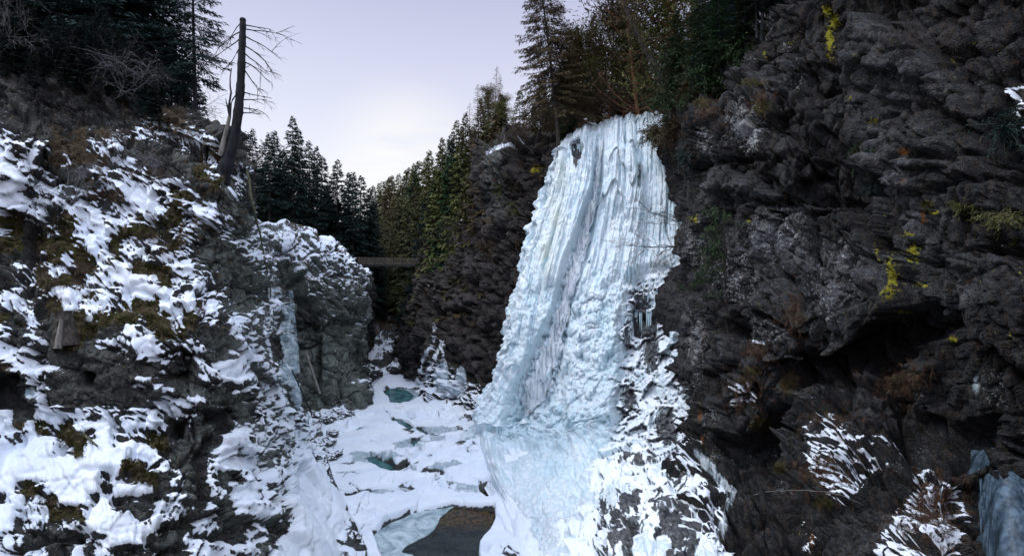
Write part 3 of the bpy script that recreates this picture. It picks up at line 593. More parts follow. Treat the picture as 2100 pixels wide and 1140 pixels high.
uT = np.linspace(0, 1, nu)[None]; disp = disp * (1 - _s[..., 0] * (1 - sst(.0, .24, uT)) * .95)
v[..., 0] += (.9 * fbm(v * np.array((1, 1, 1.)), 1.6, 4, 127) + .35 * fbm(v, .5, 3, 128)) * (sst(.22, .08, uT) + sst(.8, .95, uT)) * (1 - _s[..., 0])
disp = disp - .35 * snowy * sst(.35, .8, fbm(np.stack([U * .9 + Vm * .35, Vm * .35, 0 * U], -1), 1.2, 4, 113, ridge=True)) * sst(820, 900, py)
v = v + n * disp[..., None]; v[..., 2] -= .0
nn = face_cam(v, normals(blur(v, 1))); up = nn[..., 2]; upb = blur(up, 8); px, py = proj(v)
snow = -.2 + .7 * _s[..., 0] * (1 - sst(.1, .3, uT)) + .50 * sst(985, 1080, py) * (1 - snowy) * (.75 + .6 * fbm(v, 1.5, 4, 124)) + .62 * snowy + .25 * snowy * slope + .8 * (up - upb) * (.35 + .65 * snowy) + .3 * (up - .4) * snowy + .18 * fbm(v, 1.0, 4, 114) * snowy + .35 * sst(.45, .8, up) * (1 - snowy) * .8
rockm = np.zeros(px.shape)
for x_, y_, rx, ry, a_ in ((1225,320,12,30,.0),(1180,330,10,20,.75),(1315,640,22,70,.62),(1335,720,20,55,.70),(1290,820,25,60,.55),(1365,870,30,60,.62),(1330,940,40,50,.45),(1300,1000,60,40,.45),(1240,1080,70,60,.35),(1400,1000,50,90,.5),(1380,600,18,50,.5),(1150,560,10,20,.0),(1235,1050,14,60,.55),(1410,780,20,70,.6),(1285,690,14,50,.5),(1370,1080,70,70,.42),(1130,780,30,40,.35),(1395,470,14,60,.5)):
    rockm = np.maximum(rockm, a_ * np.exp(-((px - x_) / rx) ** 2 - ((py - y_) / ry) ** 2))
blue_s = .5 * sst(-.1, .4, fbm(v, 2.2, 4, 122)) * slope; snow = snow - blue_s
rockm += .15 * snowy * (1 - slope) - .5 * (snow - .5) * 0
rib = fbm(np.stack([U * .9 + Vm * .3, Vm * .22, 0 * U], -1) + .25 * fbm(v, 1., 3, 117)[..., None], .9, 4, 118, ridge=True)
rockm += sst(.25, .75, rib) * .8 * sst(800, 900, py) * sst(-20, 60, polysd(px, py, [(1190,960),(1260,880),(1420,860),(1500,1400),(1180,1400)])) * sst(-.45, .1, fbm(v, 3.5, 2, 119))
rockm += .4 * sst(.1, .6, -(up - upb)) * snowy + .5 * (hole > .4); snow = snow - .45 * sst(.42, .7, rockm)
blue = .15 + .55 * blobs(px, py, [(1140,630,30,60),(1250,740,40,80),(1160,870,50,40),(1100,900,60,30),(1140,960,60,25),(1215,430,14,90),(1240,640,20,80),(1090,640,16,90),(1060,860,30,50),(1380,720,22,60),(1240,900,30,70)]) + .35 * fbm(v, 1.5, 3, 116)
tint = .7 * blobs(px, py, [(1140,440,16,50),(1120,520,18,50),(1150,360,12,40)])
grey = .35 * sst(.6, 1.4, 2 - fd / fw) * 0
A = np.stack([snow, rockm, tint, np.clip(blue, 0, 1)], -1)
s = sst(.44, .62, blur(A[..., 0], 2)) * snowy; k = (s * .8)[..., None]
v = v * (1 - k) + blur(v, 4) * k
fall = empty('frozen_waterfall', (0, 0, 0)); tag(fall, 'tall pale blue frozen waterfall spilling down the dark cliff onto the river ice', 'frozen waterfall')
wo = grid_mesh('ice_curtain', v, M_ice, A, None, fall)
WV, WPX, WPY = v, px, py
# flowing water strand: a white veil falling inside the groove
m_w, b = newmat('falling_water'); o = objpos(); mpw = N('ShaderNodeMapping'); Lk(o, mpw.inputs[0]); mpw.inputs['Scale'].default_value = (3, 3, .10)
nw = noise(1.5, 6, mpw.outputs[0], .6); Lk(mix(ramp(nw, .3, .7), (.80, .84, .88), (.92, .94, .95)), b.inputs['Base Color']); b.inputs['Roughness'].default_value = .45
Lk(bump(nw, .15, .05), b.inputs['Normal']); Lk(ramp(nw, .36, .56, .30, .92), b.inputs['Alpha'])
fl = np.array(FLOW, float); t = np.linspace(0, len(fl) - 1, 160); fx = np.interp(t, range(len(fl)), fl[:, 0]); fy = np.interp(t, range(len(fl)), fl[:, 1])
gv = []
for x, y in zip(fx, fy):
    wd = (1 + .35 * math.sin(y * .13) * math.sin(y * .041 + 1)) * np.interp(y, [280, 400, 520, 640, 740, 820, 900], [4, 5, 12, 11, 20, 24, -30]); row = []
    dd = np.interp(y, [285, 400, 520, 640, 740, 840, 900], [60.2, 58.4, 56.6, 54.8, 53.6, 53.2, 51.8])
    for u in np.linspace(-1, 1, 17): row.append(P(x + u * wd, y, dd + .9 * u * u))
    gv.append(row)
gv = np.array(gv)
gx_, gy_ = proj(gv); sub = (slice(None, None, 2), slice(None, None, 2)); spx, spy, sv_ = WPX[sub].ravel(), WPY[sub].ravel(), WV[sub].reshape(-1, 3)
yy_ = np.zeros(gx_.shape)
for i in range(gx_.shape[0]):
    for j in range(gx_.shape[1]):
        m_ = (np.abs(spx - gx_[i, j]) < 4) & (np.abs(spy - gy_[i, j]) < 6); yy_[i, j] = sv_[m_, 1].min() if m_.any() else gv[i, j, 1]
yy_ = blur(yy_, 6) - .12 + .25 * np.linspace(-1, 1, 17)[None] ** 2
gv = np.stack([(gx_ - CX) / F * yy_, yy_, CZ - (gy_ - HY) / F * yy_], -1)
gv = gv + .16 * np.stack([fbm(gv * np.array((1, 1, .12)), .5, 3, 130), fbm(gv * np.array((1, 1, .12)), .5, 3, 131), 0 * gv[..., 0]], -1)
grid_mesh('falling_water', gv, m_w, None, None, fall)

# icicles
def cone_mesh(segs, r0, L, seed):
    rr = random.Random(seed); vs = []; fs = []; ns_ = 7
    for i in range(ns_):
        t = i / (ns_ - 1); r = r0 * (1 - t) ** .8 * (1 + .15 * rr.uniform(-1, 1)) + .004
        for k in range(segs):
            a = 6.283 * k / segs; vs.append((r * math.cos(a) + .03 * L * t * rr.uniform(-.3, .3), r * math.sin(a), -L * t))
    for i in range(ns_ - 1):
        for k in range(segs):
            a = i * segs + k; b_ = i * segs + (k + 1) % segs; fs.append((a, b_, b_ + segs, a + segs))
    return vs, fs
protos = []
for q_ in range(4):
    vs, fs = cone_mesh(7, .10, 1.0, q_); o_ = mesh_np('icicle', vs, fs, M_ice, fall); protos.append(o_)
rng = random.Random(5); cnt = 0
for (x0, y0, x1, y1, d, nI, L0, L1) in ((1108,545,1130,520,57.2,14,1.6,4.2),(1160,318,1195,292,59.6,8,.5,1.8),(1325,285,1370,300,54.5,12,1.2,4.2),(1310,440,1390,430,50.6,16,1.5,4.5),(1300,640,1345,640,47.5,12,1.0,3.0),(1350,610,1395,620,45.5,14,1.4,4.6),(1000,868,1045,880,51.4,14,.5,1.4),(1270,560,1310,540,50.5,8,.8,2.2)):
    for i in range(nI):
        t = rng.random(); p = P(x0 + (x1 - x0) * t, y0 + (y1 - y0) * t + rng.uniform(-6, 6), d + rng.uniform(-.4, .4)); L = rng.uniform(L0, L1)
        # rest against the ice actually behind this point
        j = np.argmin((WPX[::3, ::3] - (x0 + (x1 - x0) * t)) ** 2 + (WPY[::3, ::3] - (y0 + (y1 - y0) * t)) ** 2); sv = WV[::3, ::3].reshape(-1, 3)[j]; p[1] = sv[1] - .12; p[0] = sv[0]; p[2] = sv[2]
        o_ = protos[cnt % 4] if cnt < 4 else protos[cnt % 4].copy()
        if cnt >= 4: C.objects.link(o_); o_.parent = fall
        o_.location = p; o_.scale = (rng.uniform(.6, 1.3), rng.uniform(.6, 1.3), L); o_.rotation_euler.z = rng.uniform(0, 6); cnt += 1

# ---- small frozen seep at the right edge
Sr = [[(1985,925,25.4),(2045,930,23.2),(2090,930,23.0),(2180,925,22.6)], [(1995,985,24.4),(2050,985,21.7),(2095,985,21.4),(2200,985,21)], [(2000,1080,23.2),(2062,1080,20.6),(2115,1080,20.3),(2220,1080,19.9)], [(2015,1240,21.6),(2076,1240,19.2),(2135,1240,18.9),(2240,1240,18.4)]]
v = grid_base(Sr, 120, 150); n = face_cam(v, normals(v))
q = np.stack([v[..., 0] * 2.2, v[..., 1] * .2, v[..., 2] * .35], -1); F1 = worley(q, 140)[0]
F1b = worley(v * np.array((6.5, .3, .9)), 142)[0]; v = v + n * (.16 * np.sqrt(np.clip(1 - F1 ** 2, 0, 1)) + .14 * np.sqrt(np.clip(1 - F1b ** 2, 0, 1)) + .12 * fbm(v, .5, 4, 141))[..., None]
A = np.zeros(v.shape[:2] + (4,)); A[..., 0] = -.5; A[..., 3] = .75
M_ice2 = simple('blue_seep_ice', (.025, .045, .065), (.12, .18, .24), 2.6, .4, (1, 1, .4), .6, .1)
o_ = grid_mesh('frozen_seep', v, M_ice2); tag(o_, 'bluish frozen seep in the dark lower right corner of the cliff', 'ice fall')

rng = random.Random(9)
for i in range(34):
    t = rng.random(); x_ = 2010 + 95 * t; y_ = 975 + rng.uniform(0, 110); f_ = cone_mesh(6, .045, rng.uniform(.35, 1.1), 40 + i); q_ = P(x_, y_, np.interp(y_, [975, 1080], [21.6, 20.4]) - rng.uniform(.0, .25))
    c_ = mesh_np('icicle', f_[0], f_[1], M_ice2, o_); c_.location = q_
# ------------------------------------------------------------------ river ice, snow and pools
dd = np.geomspace(21, 135, 620); nuv = 520
cx = np.interp(dd, [20, 33, 45, 57, 67, 80, 100, 135], [-3, -4.5, -8, -12, -15.5, -17, -19.5, -24]); hw = np.interp(dd, [20, 33, 57, 70, 80, 100, 135], [11, 11, 13, 9, 8, 7, 8])
uu = np.linspace(-1, 1, nuv); X = cx[:, None] + hw[:, None] * uu[None]; Y = dd[:, None] + 0 * X
Z = np.interp(Y, [0, 84, 95, 105, 115, 135], [0, 0, .8, 2.2, 4.5, 11]); v = np.stack([X, Y, Z], -1); px, py = proj(v)
w1 = 7 * fbm(v, 2.5, 3, 150); wx = px + w1; wy = py + w1 * .4
POOLA = [(762,1084),(795,1062),(855,1038),(905,1030),(930,1027),(985,1033),(1012,1034),(1015,1052),(1005,1082),(985,1104),(978,1120),(1000,1180),(1000,1300),(700,1300),(790,1150)]
POOLS = [([(735,932),(760,925),(800,942),(812,955),(838,945),(830,962),(806,968),(770,952)], .95), ([(838,905),(850,895),(870,893),(862,903),(846,915)], .9), (POOLA, 1), ([(784,797),(800,790),(850,792),(880,800),(850,812),(822,827),(800,824),(798,812)], 1), ([(800,852),(820,850),(835,862),(850,872),(845,880),(820,872)], 1), ([(982,998),(1000,990),(1022,996),(1018,1015),(1002,1020),(988,1010)], 1.2), ([(742,737),(775,742),(800,733),(812,738),(790,750),(760,752)], .9), ([(690,1013),(727,1003),(777,1006),(730,1010)], .8), ([(856,868),(880,882),(875,888),(858,880)], .9)]
dep = np.zeros(px.shape)
for p_, a_ in POOLS: dep = np.maximum(dep, a_ * sst(-2.5, 3.5, polysd(wx, wy, p_)))
relief = .30 * fbm(v, 5, 4, 151) + .12 * fbm(v, 1.2, 4, 152)
vq = v * np.array((1, 1, 0)) + .35 * np.stack([fbm(v, 2, 4, 161), fbm(v, 2, 4, 162), 0 * X], -1)
W1 = worley(vq / np.array((2.6, 3.4, 1)), 163); W2 = worley(vq / np.array((.9, 1.1, 1)), 164)
pick = sst(-.15, .25, fbm(v, 4.5, 3, 165)); relief += pick * ((W1[3] - .5) * .7 + W1[2][..., 0] * .5 * (W1[3] - .5)); seam = sst(.045, .0, W1[1] - W1[0]) * pick * sst(-.1, .3, fbm(v, 1.5, 3, 166)); relief -= seam * .2
rub = sst(.05, .4, fbm(v, 3, 3, 167)) * sst(80, 60, Y); relief += rub * (W2[3] - .5) * .42 + rub * .18 * fbm(v, .5, 4, 168)
lumpz = sst(-20, 40, polysd(px, py, [(830,960),(900,920),(1000,900),(1100,900),(1180,900),(1180,1060),(1020,1010),(960,1000),(850,990)]))
F1 = worley(v * np.array((.8, .8, 1)), 153)[0]; F1b = worley(v * np.array((2., 2., 1)), 154)[0]
relief += lumpz * (.7 * np.sqrt(np.clip(1 - F1 ** 2, 0, 1)) + .3 * np.sqrt(np.clip(1 - F1b ** 2, 0, 1)))
bank = sst(14, 4, px - np.interp(py, [690, 820, 870, 960, 1050, 1140], [745, 742, 650, 665, 700, 745]) ); rock_ = facet(v, 1.1, 155, .8, .1)
relief += bank * (.5 + .6 * rock_)
bankr = sst(-60, 40, px - np.interp(py, [690, 770, 830, 900], [820, 850, 960, 990])) * sst(900, 850, py); relief += bankr * (.6 + .7 * facet(v, 1.4, 156, .8, .1) + .5 * sst(0, 60, px - 960))
farr = sst(84, 96, Y); relief += farr * (.9 * facet(v, 2.0, 157, .9, .15) + .5 * fbm(v, 2, 3, 160) + .5)
CRK = [[(683,1000),(720,1008),(760,1010)],[(715,990),(740,1003),(775,1007)],[(725,1060),(735,1035),(750,1015)],[(740,1095),(728,1130),(733,1140)],[(1020,1050),(1040,1085),(1060,1100)],[(1040,1115),(1062,1128),(1070,1140)],[(700,978),(712,970),(735,975)],[(830,965),(870,975),(910,978)],[(786,838),(800,848)],[(745,905),(760,900),(770,905)],[(960,985),(985,995)],[(728,1100),(745,1078),(765,1070)],[(878,880),(900,885)]]
ck = np.full(px.shape, 1e3)
for l_ in CRK: ck = np.minimum(ck, linesd(wx, wy, l_))
crack = sst(2.0, .5, ck); relief -= crack * .25
Z = Z + relief * (1 - dep) - dep * .85; v = np.stack([X, Y, Z], -1); nn = normals(v); nn *= np.sign(nn[..., 2:3]); px, py = proj(v)
b_ice = (.75 + 1.1 * fbm(v, 1.4, 5, 159)) * blobs(px, py, [(760,945,48,20),(800,930,50,14),(870,905,70,14),(720,975,40,14),(640,960,20,14),(960,1000,40,14),(900,880,60,10),(800,1005,60,8),(825,955,25,12),(735,930,22,8),(840,910,50,10),(850,960,14,8),(925,800,60,12),(1110,905,40,16),(1020,925,50,16),(1100,960,60,14),(900,950,60,10)]) * .66
snow = .93 - b_ice * 1.0 - .35 * sst(.25, .6, fbm(v, 2.2, 4, 169)) - seam * .42 - crack * .5 - dep * 1.2 + .10 * fbm(v, .6, 3, 158) - bank * .45 - bankr * .48 - farr * .38 + .8 * (bank + bankr + farr) * np.clip(nn[..., 2] - .72, -.5, .2)
A = np.stack([snow, np.zeros(px.shape), .35 + 0 * px, np.clip(b_ice * 1.6 + lumpz * .3, 0, 1)], -1)
A[..., 3] *= (1 - dep); B = np.zeros(A.shape); B[..., 3] = farr * .4
o_ = grid_mesh('river_snow', v, M_left, A, B); o_['kind'] = 'structure'; SHEETS['river_snow'] = (v, nn, A, B, o_)
# water in the pools
m_wat, b = newmat('river_water'); o = objpos()
mpw = N('ShaderNodeMapping'); Lk(o, mpw.inputs[0]); mpw.inputs['Rotation'].default_value = (0, 0, .35); mpw.inputs['Scale'].default_value = (1.2, 3.2, 1)
sepx = N('ShaderNodeSeparateXYZ'); Lk(o, sepx.inputs[0])
nb = noise(1.3, 6, o, .7); brown = ramp(math_('ADD', sepx.outputs['Y'], math_('MULTIPLY', nb, 3.)), 37.0, 38.6)
deepc = mix(ramp(nb, .4, .6), (.006, .011, .012), (.022, .032, .030)); sh = mix(ramp(noise(4, 5, o, .7), .4, .65), (.012, .010, .005), (.10, .060, .022))
teal = ramp(sepx.outputs['Y'], 41, 44)
cc = mix(brown, deepc, sh); cc = mix(teal, cc, mix(ramp(nb, .4, .6), (.015, .07, .08), (.06, .20, .20)))
Lk(cc, b.inputs['Base Color']); b.inputs['Roughness'].default_value = .07; b.inputs['IOR'].default_value = 1.33
Lk(bump(noise(3.2, 4, mpw.outputs[0], .6), .55, .09), b.inputs['Normal'])
wv_ = np.array([[(-22, 20, -.42), (10, 20, -.42)], [(-36, 90, -.42), (0, 90, -.42)]], float)
o_ = grid_mesh('water', wv_, m_wat, flip=True); o_['kind'] = 'structure'
# thin grey ice skin on part of the near pool and the teal pool
m_skin, b = newmat('thin_ice'); o = objpos(); n_ = noise(.7, 6, o, .65, 1.2)
Lk(mix(ramp(n_, .32, .66), (.14, .22, .25), (.50, .62, .66)), b.inputs['Base Color']); b.inputs['Roughness'].default_value = .22; Lk(bump(n_, .3, .05), b.inputs['Normal'])
def plate(name, poly, z, th, mat, sub=10, seed=1):
    pts = []; m_ = len(poly); rr = random.Random(seed)
    for i in range(m_):
        a = poly[i]; b_ = poly[(i + 1) % m_]
        for s_ in range(sub):
            t = s_ / sub; pts.append((a[0] + (b_[0] - a[0]) * t, a[1] + (b_[1] - a[1]) * t))
    W_ = [((x - CX) / F * (CZ - z) * F / (y - HY), (CZ - z) * F / (y - HY)) for x, y in pts]
    W_ = np.array(W_); k = len(W_)
    for _ in range(3): W_ = (W_ * 2 + np.roll(W_, 1, 0) + np.roll(W_, -1, 0)) / 4
    W_ += .10 * np.stack([fbm(np.c_[W_, np.zeros(k)], .8, 3, seed), fbm(np.c_[W_, np.zeros(k)], .8, 3, seed + 5)], -1)
    vs = [(x, y, z) for x, y in W_] + [(x, y, z - th) for x, y in W_]
    me = bpy.data.meshes.new(name); me.from_pydata(vs, [], [tuple(range(k)), tuple(range(2 * k - 1, k - 1, -1))] + [(i, i + k, (i + 1) % k + k, (i + 1) % k) for i in range(k)]); me.materials.append(mat)
    me.update(); o_ = bpy.data.objects.new(name, me); C.objects.link(o_); return o_
o_ = plate('ice_sheet', [(750,1075),(800,1050),(860,1030),(920,1022),(948,1026),(925,1042),(905,1060),(900,1072),(890,1085),(870,1100),(835,1118),(822,1132),(846,1137),(850,1152),(760,1180),(740,1120)], -.36, .05, m_skin)
tag(o_, 'grey blue sheet of thin ice over the left side of the near open pool', 'ice sheet')
o_ = plate('ice_sheet', [(812,786),(850,786),(890,796),(870,815),(838,824),(850,812),(836,800),(815,797)], -.36, .05, m_skin, 8, 3)
tag(o_, 'small milky ice sheet beside the teal pool further up the gorge', 'ice sheet')

# ------------------------------------------------------------------ wide ground: plateaus, forested slopes, far ridge
GP = [(-30,33,29.5),(-24,34,26.6),(-19.7,34,24.6),(-16.5,33,23.3),(-15,33,21.5),(-60,30,33),(-60,60,28),(-30,50,23.5),(-42,48,25),(-27,67,20.2),(-24,71,19.8),(-22,74,18.2),(-21,79,16),(-26,95,15.9),(-31,90,18.5),(-45,100,21),(-40,130,16),(-60,150,18),(-100,120,24),(-100,60,38),(-150,200,28),
 (-21,108,3),(-22,118,6),(-27,130,9),(-33,150,13),(-48,200,15),(-110,350,18),(-200,500,20),(-24,60,19),(-22,50,16),
 (-15.5,97,15.5),(-14.5,91,17),(-8.4,85,23),(-2.8,73,29),(1.5,68,30.6),(5.2,63,29),(7,62,30.4),(14,59,31.6),(17,56,33),(20,80,36),(10,75,33.2),(0,85,33),(-5,110,33),(-12,105,23),(-19.5,150,29),(-88,350,38),(-60,250,36),(0,160,50),(20,250,75),(-40,400,70),(50,110,48),(80,60,60),(40,60,45),(17,45,31),(19,40,34),(22,36,36),(28,28,37),
 (60,20,52),(60,-20,48),(28,0,36),(0,700,90),(-300,600,25),(-400,300,40),(300,300,160),(300,0,110),(-300,0,80),(-40,0,30),(0,-200,60)]
gp = np.array(GP, float); K = np.linalg.norm(gp[:, None, :2] - gp[None, :, :2], axis=-1)
Am = np.block([[-K + .15 * np.eye(len(gp)), np.ones((len(gp), 1))], [np.ones((1, len(gp))), np.zeros((1, 1))]]); cf = np.linalg.solve(Am, np.r_[gp[:, 2], 0])
def plateau(x, y):
    x = np.asarray(x, float); y = np.asarray(y, float); out = np.full(x.shape, cf[-1])
    for i in range(len(gp)): out = out - cf[i] * np.hypot(x - gp[i, 0], y - gp[i, 1])
    return out
RIM = [(-33,-30),(-33,30),(-30,35),(-24,36),(-19.7,35.5),(-15.5,35),(-16,39),(-24,42),(-33,50),(-33,60),(-29,68),(-24.5,71),(-22.5,76),(-22,84),(-25,96),(-24.5,106),(-15.5,106),(-14,98),(-13.5,92),(-8,86),(-2.6,74),(1.5,69),(5.5,64),(7,62.5),(14,60),(17.5,56),(17,48),(17.5,43),(19,40),(22,35),(26,28),(27,10),(26,-30)]
def ground_z(x, y):
    sd_ = -polysd(np.asarray(x, float), np.asarray(y, float), RIM)
    p = plateau(x, y); k = sst(-.5, 2.0, sd_); rb_ = np.interp(y, [0, 84, 95, 105, 115], [-2, -2, -1.2, 1.0, 2.5])
    return rb_ * (1 - k) + p * k, sd_
axx = np.sign(np.linspace(-1, 1, 420)) * (np.abs(np.linspace(-1, 1, 420)) ** 2.6) * 1500 + np.linspace(-1, 1, 420) * 70
ayy = 60 + np.sign(np.linspace(-1, 1, 420)) * (np.abs(np.linspace(-1, 1, 420)) ** 2.6) * 1500 + np.linspace(-1, 1, 420) * 90
gx, gy = np.meshgrid(axx, ayy); gz, sdg = ground_z(gx, gy)
v = np.stack([gx, gy, gz], -1)
v[..., 2] += sst(0, 4, sdg) * (.35 * fbm(v * np.array((1, 1, 0)), 2.5, 4, 170) - .15 + 1.2 * fbm(v * np.array((1, 1, 0)), 12, 3, 171) * sst(5, 30, sdg))
A = np.zeros(v.shape[:2] + (4,)); A[..., 0] = .36 + .25 * fbm(v, 2, 3, 172) - .25 * ((gx > -2) & (gy < 150)) - .1 * sst(130, 300, gy); B = np.zeros(A.shape); B[..., 3] = .7
o_ = grid_mesh('ground', v, M_mid, A, B, flip=True); o_['kind'] = 'structure'

# ------------------------------------------------------------------ vegetation builders
def tube(pts, rad, k=6):
    """vertices and quads of a tapered tube along pts"""
    pts = np.asarray(pts, float); rad = np.asarray(rad, float); n = len(pts); tg = np.gradient(pts, axis=0); tg /= np.linalg.norm(tg, axis=1, keepdims=True) + 1e-9
    ref = np.where(np.abs(tg[:, 2:3]) > .9, np.array([[1., 0, 0]]), np.array([[0., 0, 1]])); a = np.cross(tg, ref); a /= np.linalg.norm(a, axis=1, keepdims=True) + 1e-9; b_ = np.cross(tg, a)
    an = np.arange(k) / k * 2 * math.pi
    v = pts[:, None] + rad[:, None, None] * (a[:, None] * np.cos(an)[None, :, None] + b_[:, None] * np.sin(an)[None, :, None])
    i = np.arange(n * k).reshape(n, k); r = np.roll(i, -1, 1)
    f = np.stack([i[:-1], r[:-1], r[1:], i[1:]], -1).reshape(-1, 4)
    return v.reshape(-1, 3), f
class Buf:
    def __init__(s): s.v = []; s.f = []; s.n = 0
    def add(s, v, f): s.v.append(np.asarray(v, float)); s.f.append(np.asarray(f) + s.n); s.n += len(v)
    def tube(s, p, r, k=6): s.add(*tube(p, r, k))
    def obj(s, name, mat, parent=None, smooth=True): return mesh_np(name, np.concatenate(s.v), np.concatenate(s.f), mat, parent, smooth)
def sprays(o, d, L, W, rs, droop=0.):
    """diamond shaped needle sprays: origins, directions, lengths, widths"""
    d = d / (np.linalg.norm(d, axis=1, keepdims=True) + 1e-9); r = rs.normal(size=d.shape) * .5 + np.array((0, 0, 1.)); s = np.cross(d, r); s /= np.linalg.norm(s, axis=1, keepdims=True) + 1e-9
    tip = o + d * L[:, None]; tip[:, 2] -= droop * L; mid = o + d * (L * .45)[:, None]; mid[:, 2] -= droop * L * .25
    v = np.stack([o, mid + s * W[:, None], tip, mid - s * W[:, None]], 1).reshape(-1, 3); i = np.arange(len(v)).reshape(-1, 4); return v, i
def conifer(seed, H=18, R=3., base=.25, step=.33, per=6, sp=22, sl=.55, sw=.07, droop=.5, gap=.0, r0=.2, lean=0, mat=None, bark=None, dead=.0, skirt=1.):
    rs = np.random.RandomState(seed); ph = rs.uniform(0, 6, 3)
    zz = np.linspace(0, H, 16); sway = np.stack([.012 * H * np.sin(zz / H * 3 + ph[0]) + lean * zz * (zz / H), .012 * H * np.sin(zz / H * 2.3 + ph[1]), zz], 1); sway[:, :2] -= sway[0, :2]
    tb = Buf(); flare = 1 + .5 * np.exp(-zz / .5); tb.tube(sway, r0 * (1 - zz / H * .93) * flare, 8)
    ax = lambda h: np.stack([np.interp(h, zz, sway[:, 0]), np.interp(h, zz, sway[:, 1]), h], -1)
    fo, fd_, fl_ = [], [], []
    h = base * H
    while h < H - .15:
        t = (h - base * H) / (H * (1 - base)); Lb = R * ((1 - t) ** .85) * min(1, .55 * skirt + 3 * t) + .12
        for k in range(max(3, int(per * (.7 + .5 * (1 - t))))):
            if rs.rand() < gap: continue
            az = rs.uniform(0, 2 * math.pi); L = Lb * rs.uniform(.6, 1.12); el = .35 * t - .12 + rs.normal() * .1 - .15 * (1 - t)
            m_ = 6; s = np.linspace(0, 1, m_); rad = L * s; dz = L * (el * s - droop * .5 * s ** 1.5 * (1 - t * .7) + droop * .25 * s ** 3)
            pts = ax(np.full(m_, h + rs.uniform(-.15, .15))) + np.stack([np.cos(az) * rad, np.sin(az) * rad, dz], -1)
            tb.tube(pts, np.maximum(.028 * (1 - s * .85) * (L / R) ** .5 * (r0 / .2), .006), 3)
            nn_ = int(sp * (L / R) + 3); u = rs.uniform(.12, 1, nn_) ** .8; o = np.stack([np.interp(u, s, pts[:, i]) for i in range(3)], -1)
            side = rs.choice([-1, 1], nn_) * rs.uniform(.3, 1.1, nn_); a2 = az + side; dd_ = np.stack([np.cos(a2), np.sin(a2), rs.normal(size=nn_) * .25 - .15], -1)
            off = (1 - u * .6) * L * .22 * rs.uniform(0, 1, nn_); o = o + np.stack([np.cos(a2) * off, np.sin(a2) * off, -off * .25], -1)
            fo.append(o); fd_.append(dd_); fl_.append(sl * rs.uniform(.5, 1.25, nn_) * (.6 + .4 * (1 - t)))
        h += step * rs.uniform(.75, 1.25) * (1 - .45 * t)
    if dead:   # bare dead limbs below the crown
        hh = .06 * H
        while hh < base * H:
            az = rs.uniform(0, 6.28); L = R * rs.uniform(.3, .7) * dead; s = np.linspace(0, 1, 4)
            tb.tube(ax(np.full(4, hh)) + np.stack([np.cos(az) * L * s, np.sin(az) * L * s, -.25 * L * s ** 1.5 + .05 * rs.normal()], -1), .02 * (1 - .7 * s), 3); hh += rs.uniform(.12, .4)
    o = np.concatenate(fo); d = np.concatenate(fd_); L = np.concatenate(fl_); vv, ff = sprays(o, d, L, sw * rs.uniform(.6, 1.3, len(L)), rs, droop * .5)
    return tb, (vv, ff), H
def pine(seed, H=18, r0=.22, sl=.28, sw=.034):
    rs = np.random.RandomState(seed); zz = np.linspace(0, H, 14); sway = np.stack([.035 * H * np.sin(zz / H * 3.4 + seed), .02 * H * np.sin(zz / H * 2.5), zz], 1); sway[:, :2] -= sway[0, :2]
    tb = Buf(); tb.tube(sway, r0 * (1 - zz / H * .8), 8); fo, fd_ = [], []
    for _ in range(46):
        h = H * rs.uniform(.55, 1) ** .8; b0 = np.array([np.interp(h, zz, sway[:, 0]), np.interp(h, zz, sway[:, 1]), h]); az = rs.uniform(0, 6.28); L = H * rs.uniform(.07, .17) * (1.35 - h / H * .9); s = np.linspace(0, 1, 6)
        pts = b0 + np.stack([np.cos(az) * L * s, np.sin(az) * L * s, L * (.15 * s + .5 * s ** 2)], -1) + .06 * rs.normal(size=(6, 3)) * s[:, None]
        tb.tube(pts, .05 * (1 - .8 * s) + .008, 4)
        for c in pts[3:]:
            nc = 80; p = c + rs.normal(size=(nc, 3)) * np.array((.42, .42, .2)); fo.append(p); fd_.append(p - c + np.array((0, 0, .35)) + .3 * rs.normal(size=(nc, 3)))
    for _ in range(14):
        h = H * rs.uniform(.2, .6); az = rs.uniform(0, 6.28); L = rs.uniform(.4, 1.6); s = np.linspace(0, 1, 4); b0 = np.array([np.interp(h, zz, sway[:, 0]), np.interp(h, zz, sway[:, 1]), h]); tb.tube(b0 + np.stack([np.cos(az) * L * s, np.sin(az) * L * s, .2 * L * s], -1), .025 * (1 - .8 * s), 3)
    o = np.concatenate(fo); d = np.concatenate(fd_); return tb, sprays(o, d, sl * rs.uniform(.4, 1, len(o)), sw * rs.uniform(.5, 1.2, len(o)), rs), H
def bare_branches(b, p, d, L, r, rs, lev, grav=0., spread=.7, nb=4, wig=.18, k=4):
    n = 6; pts = [np.array(p, float)]; d = np.array(d, float); d /= np.linalg.norm(d)
    for i in range(n - 1):
        d = d + rs.normal(size=3) * wig + np.array((0, 0, -grav)); d /= np.linalg.norm(d); pts.append(pts[-1] + d * L / (n - 1))
    pts = np.array(pts); b.tube(pts, np.maximum(r * (1 - .75 * np.linspace(0, 1, n)), .004), k if r > .02 else 3)
    if lev > 0:
        for j in range(nb):
            t = rs.uniform(.2, 1); q = pts[min(n - 1, int(t * (n - 1)))]; dd_ = d + rs.normal(size=3) * spread; bare_branches(b, q, dd_, L * rs.uniform(.4, .7), r * .55, rs, lev - 1, grav, spread, nb, wig, 3)

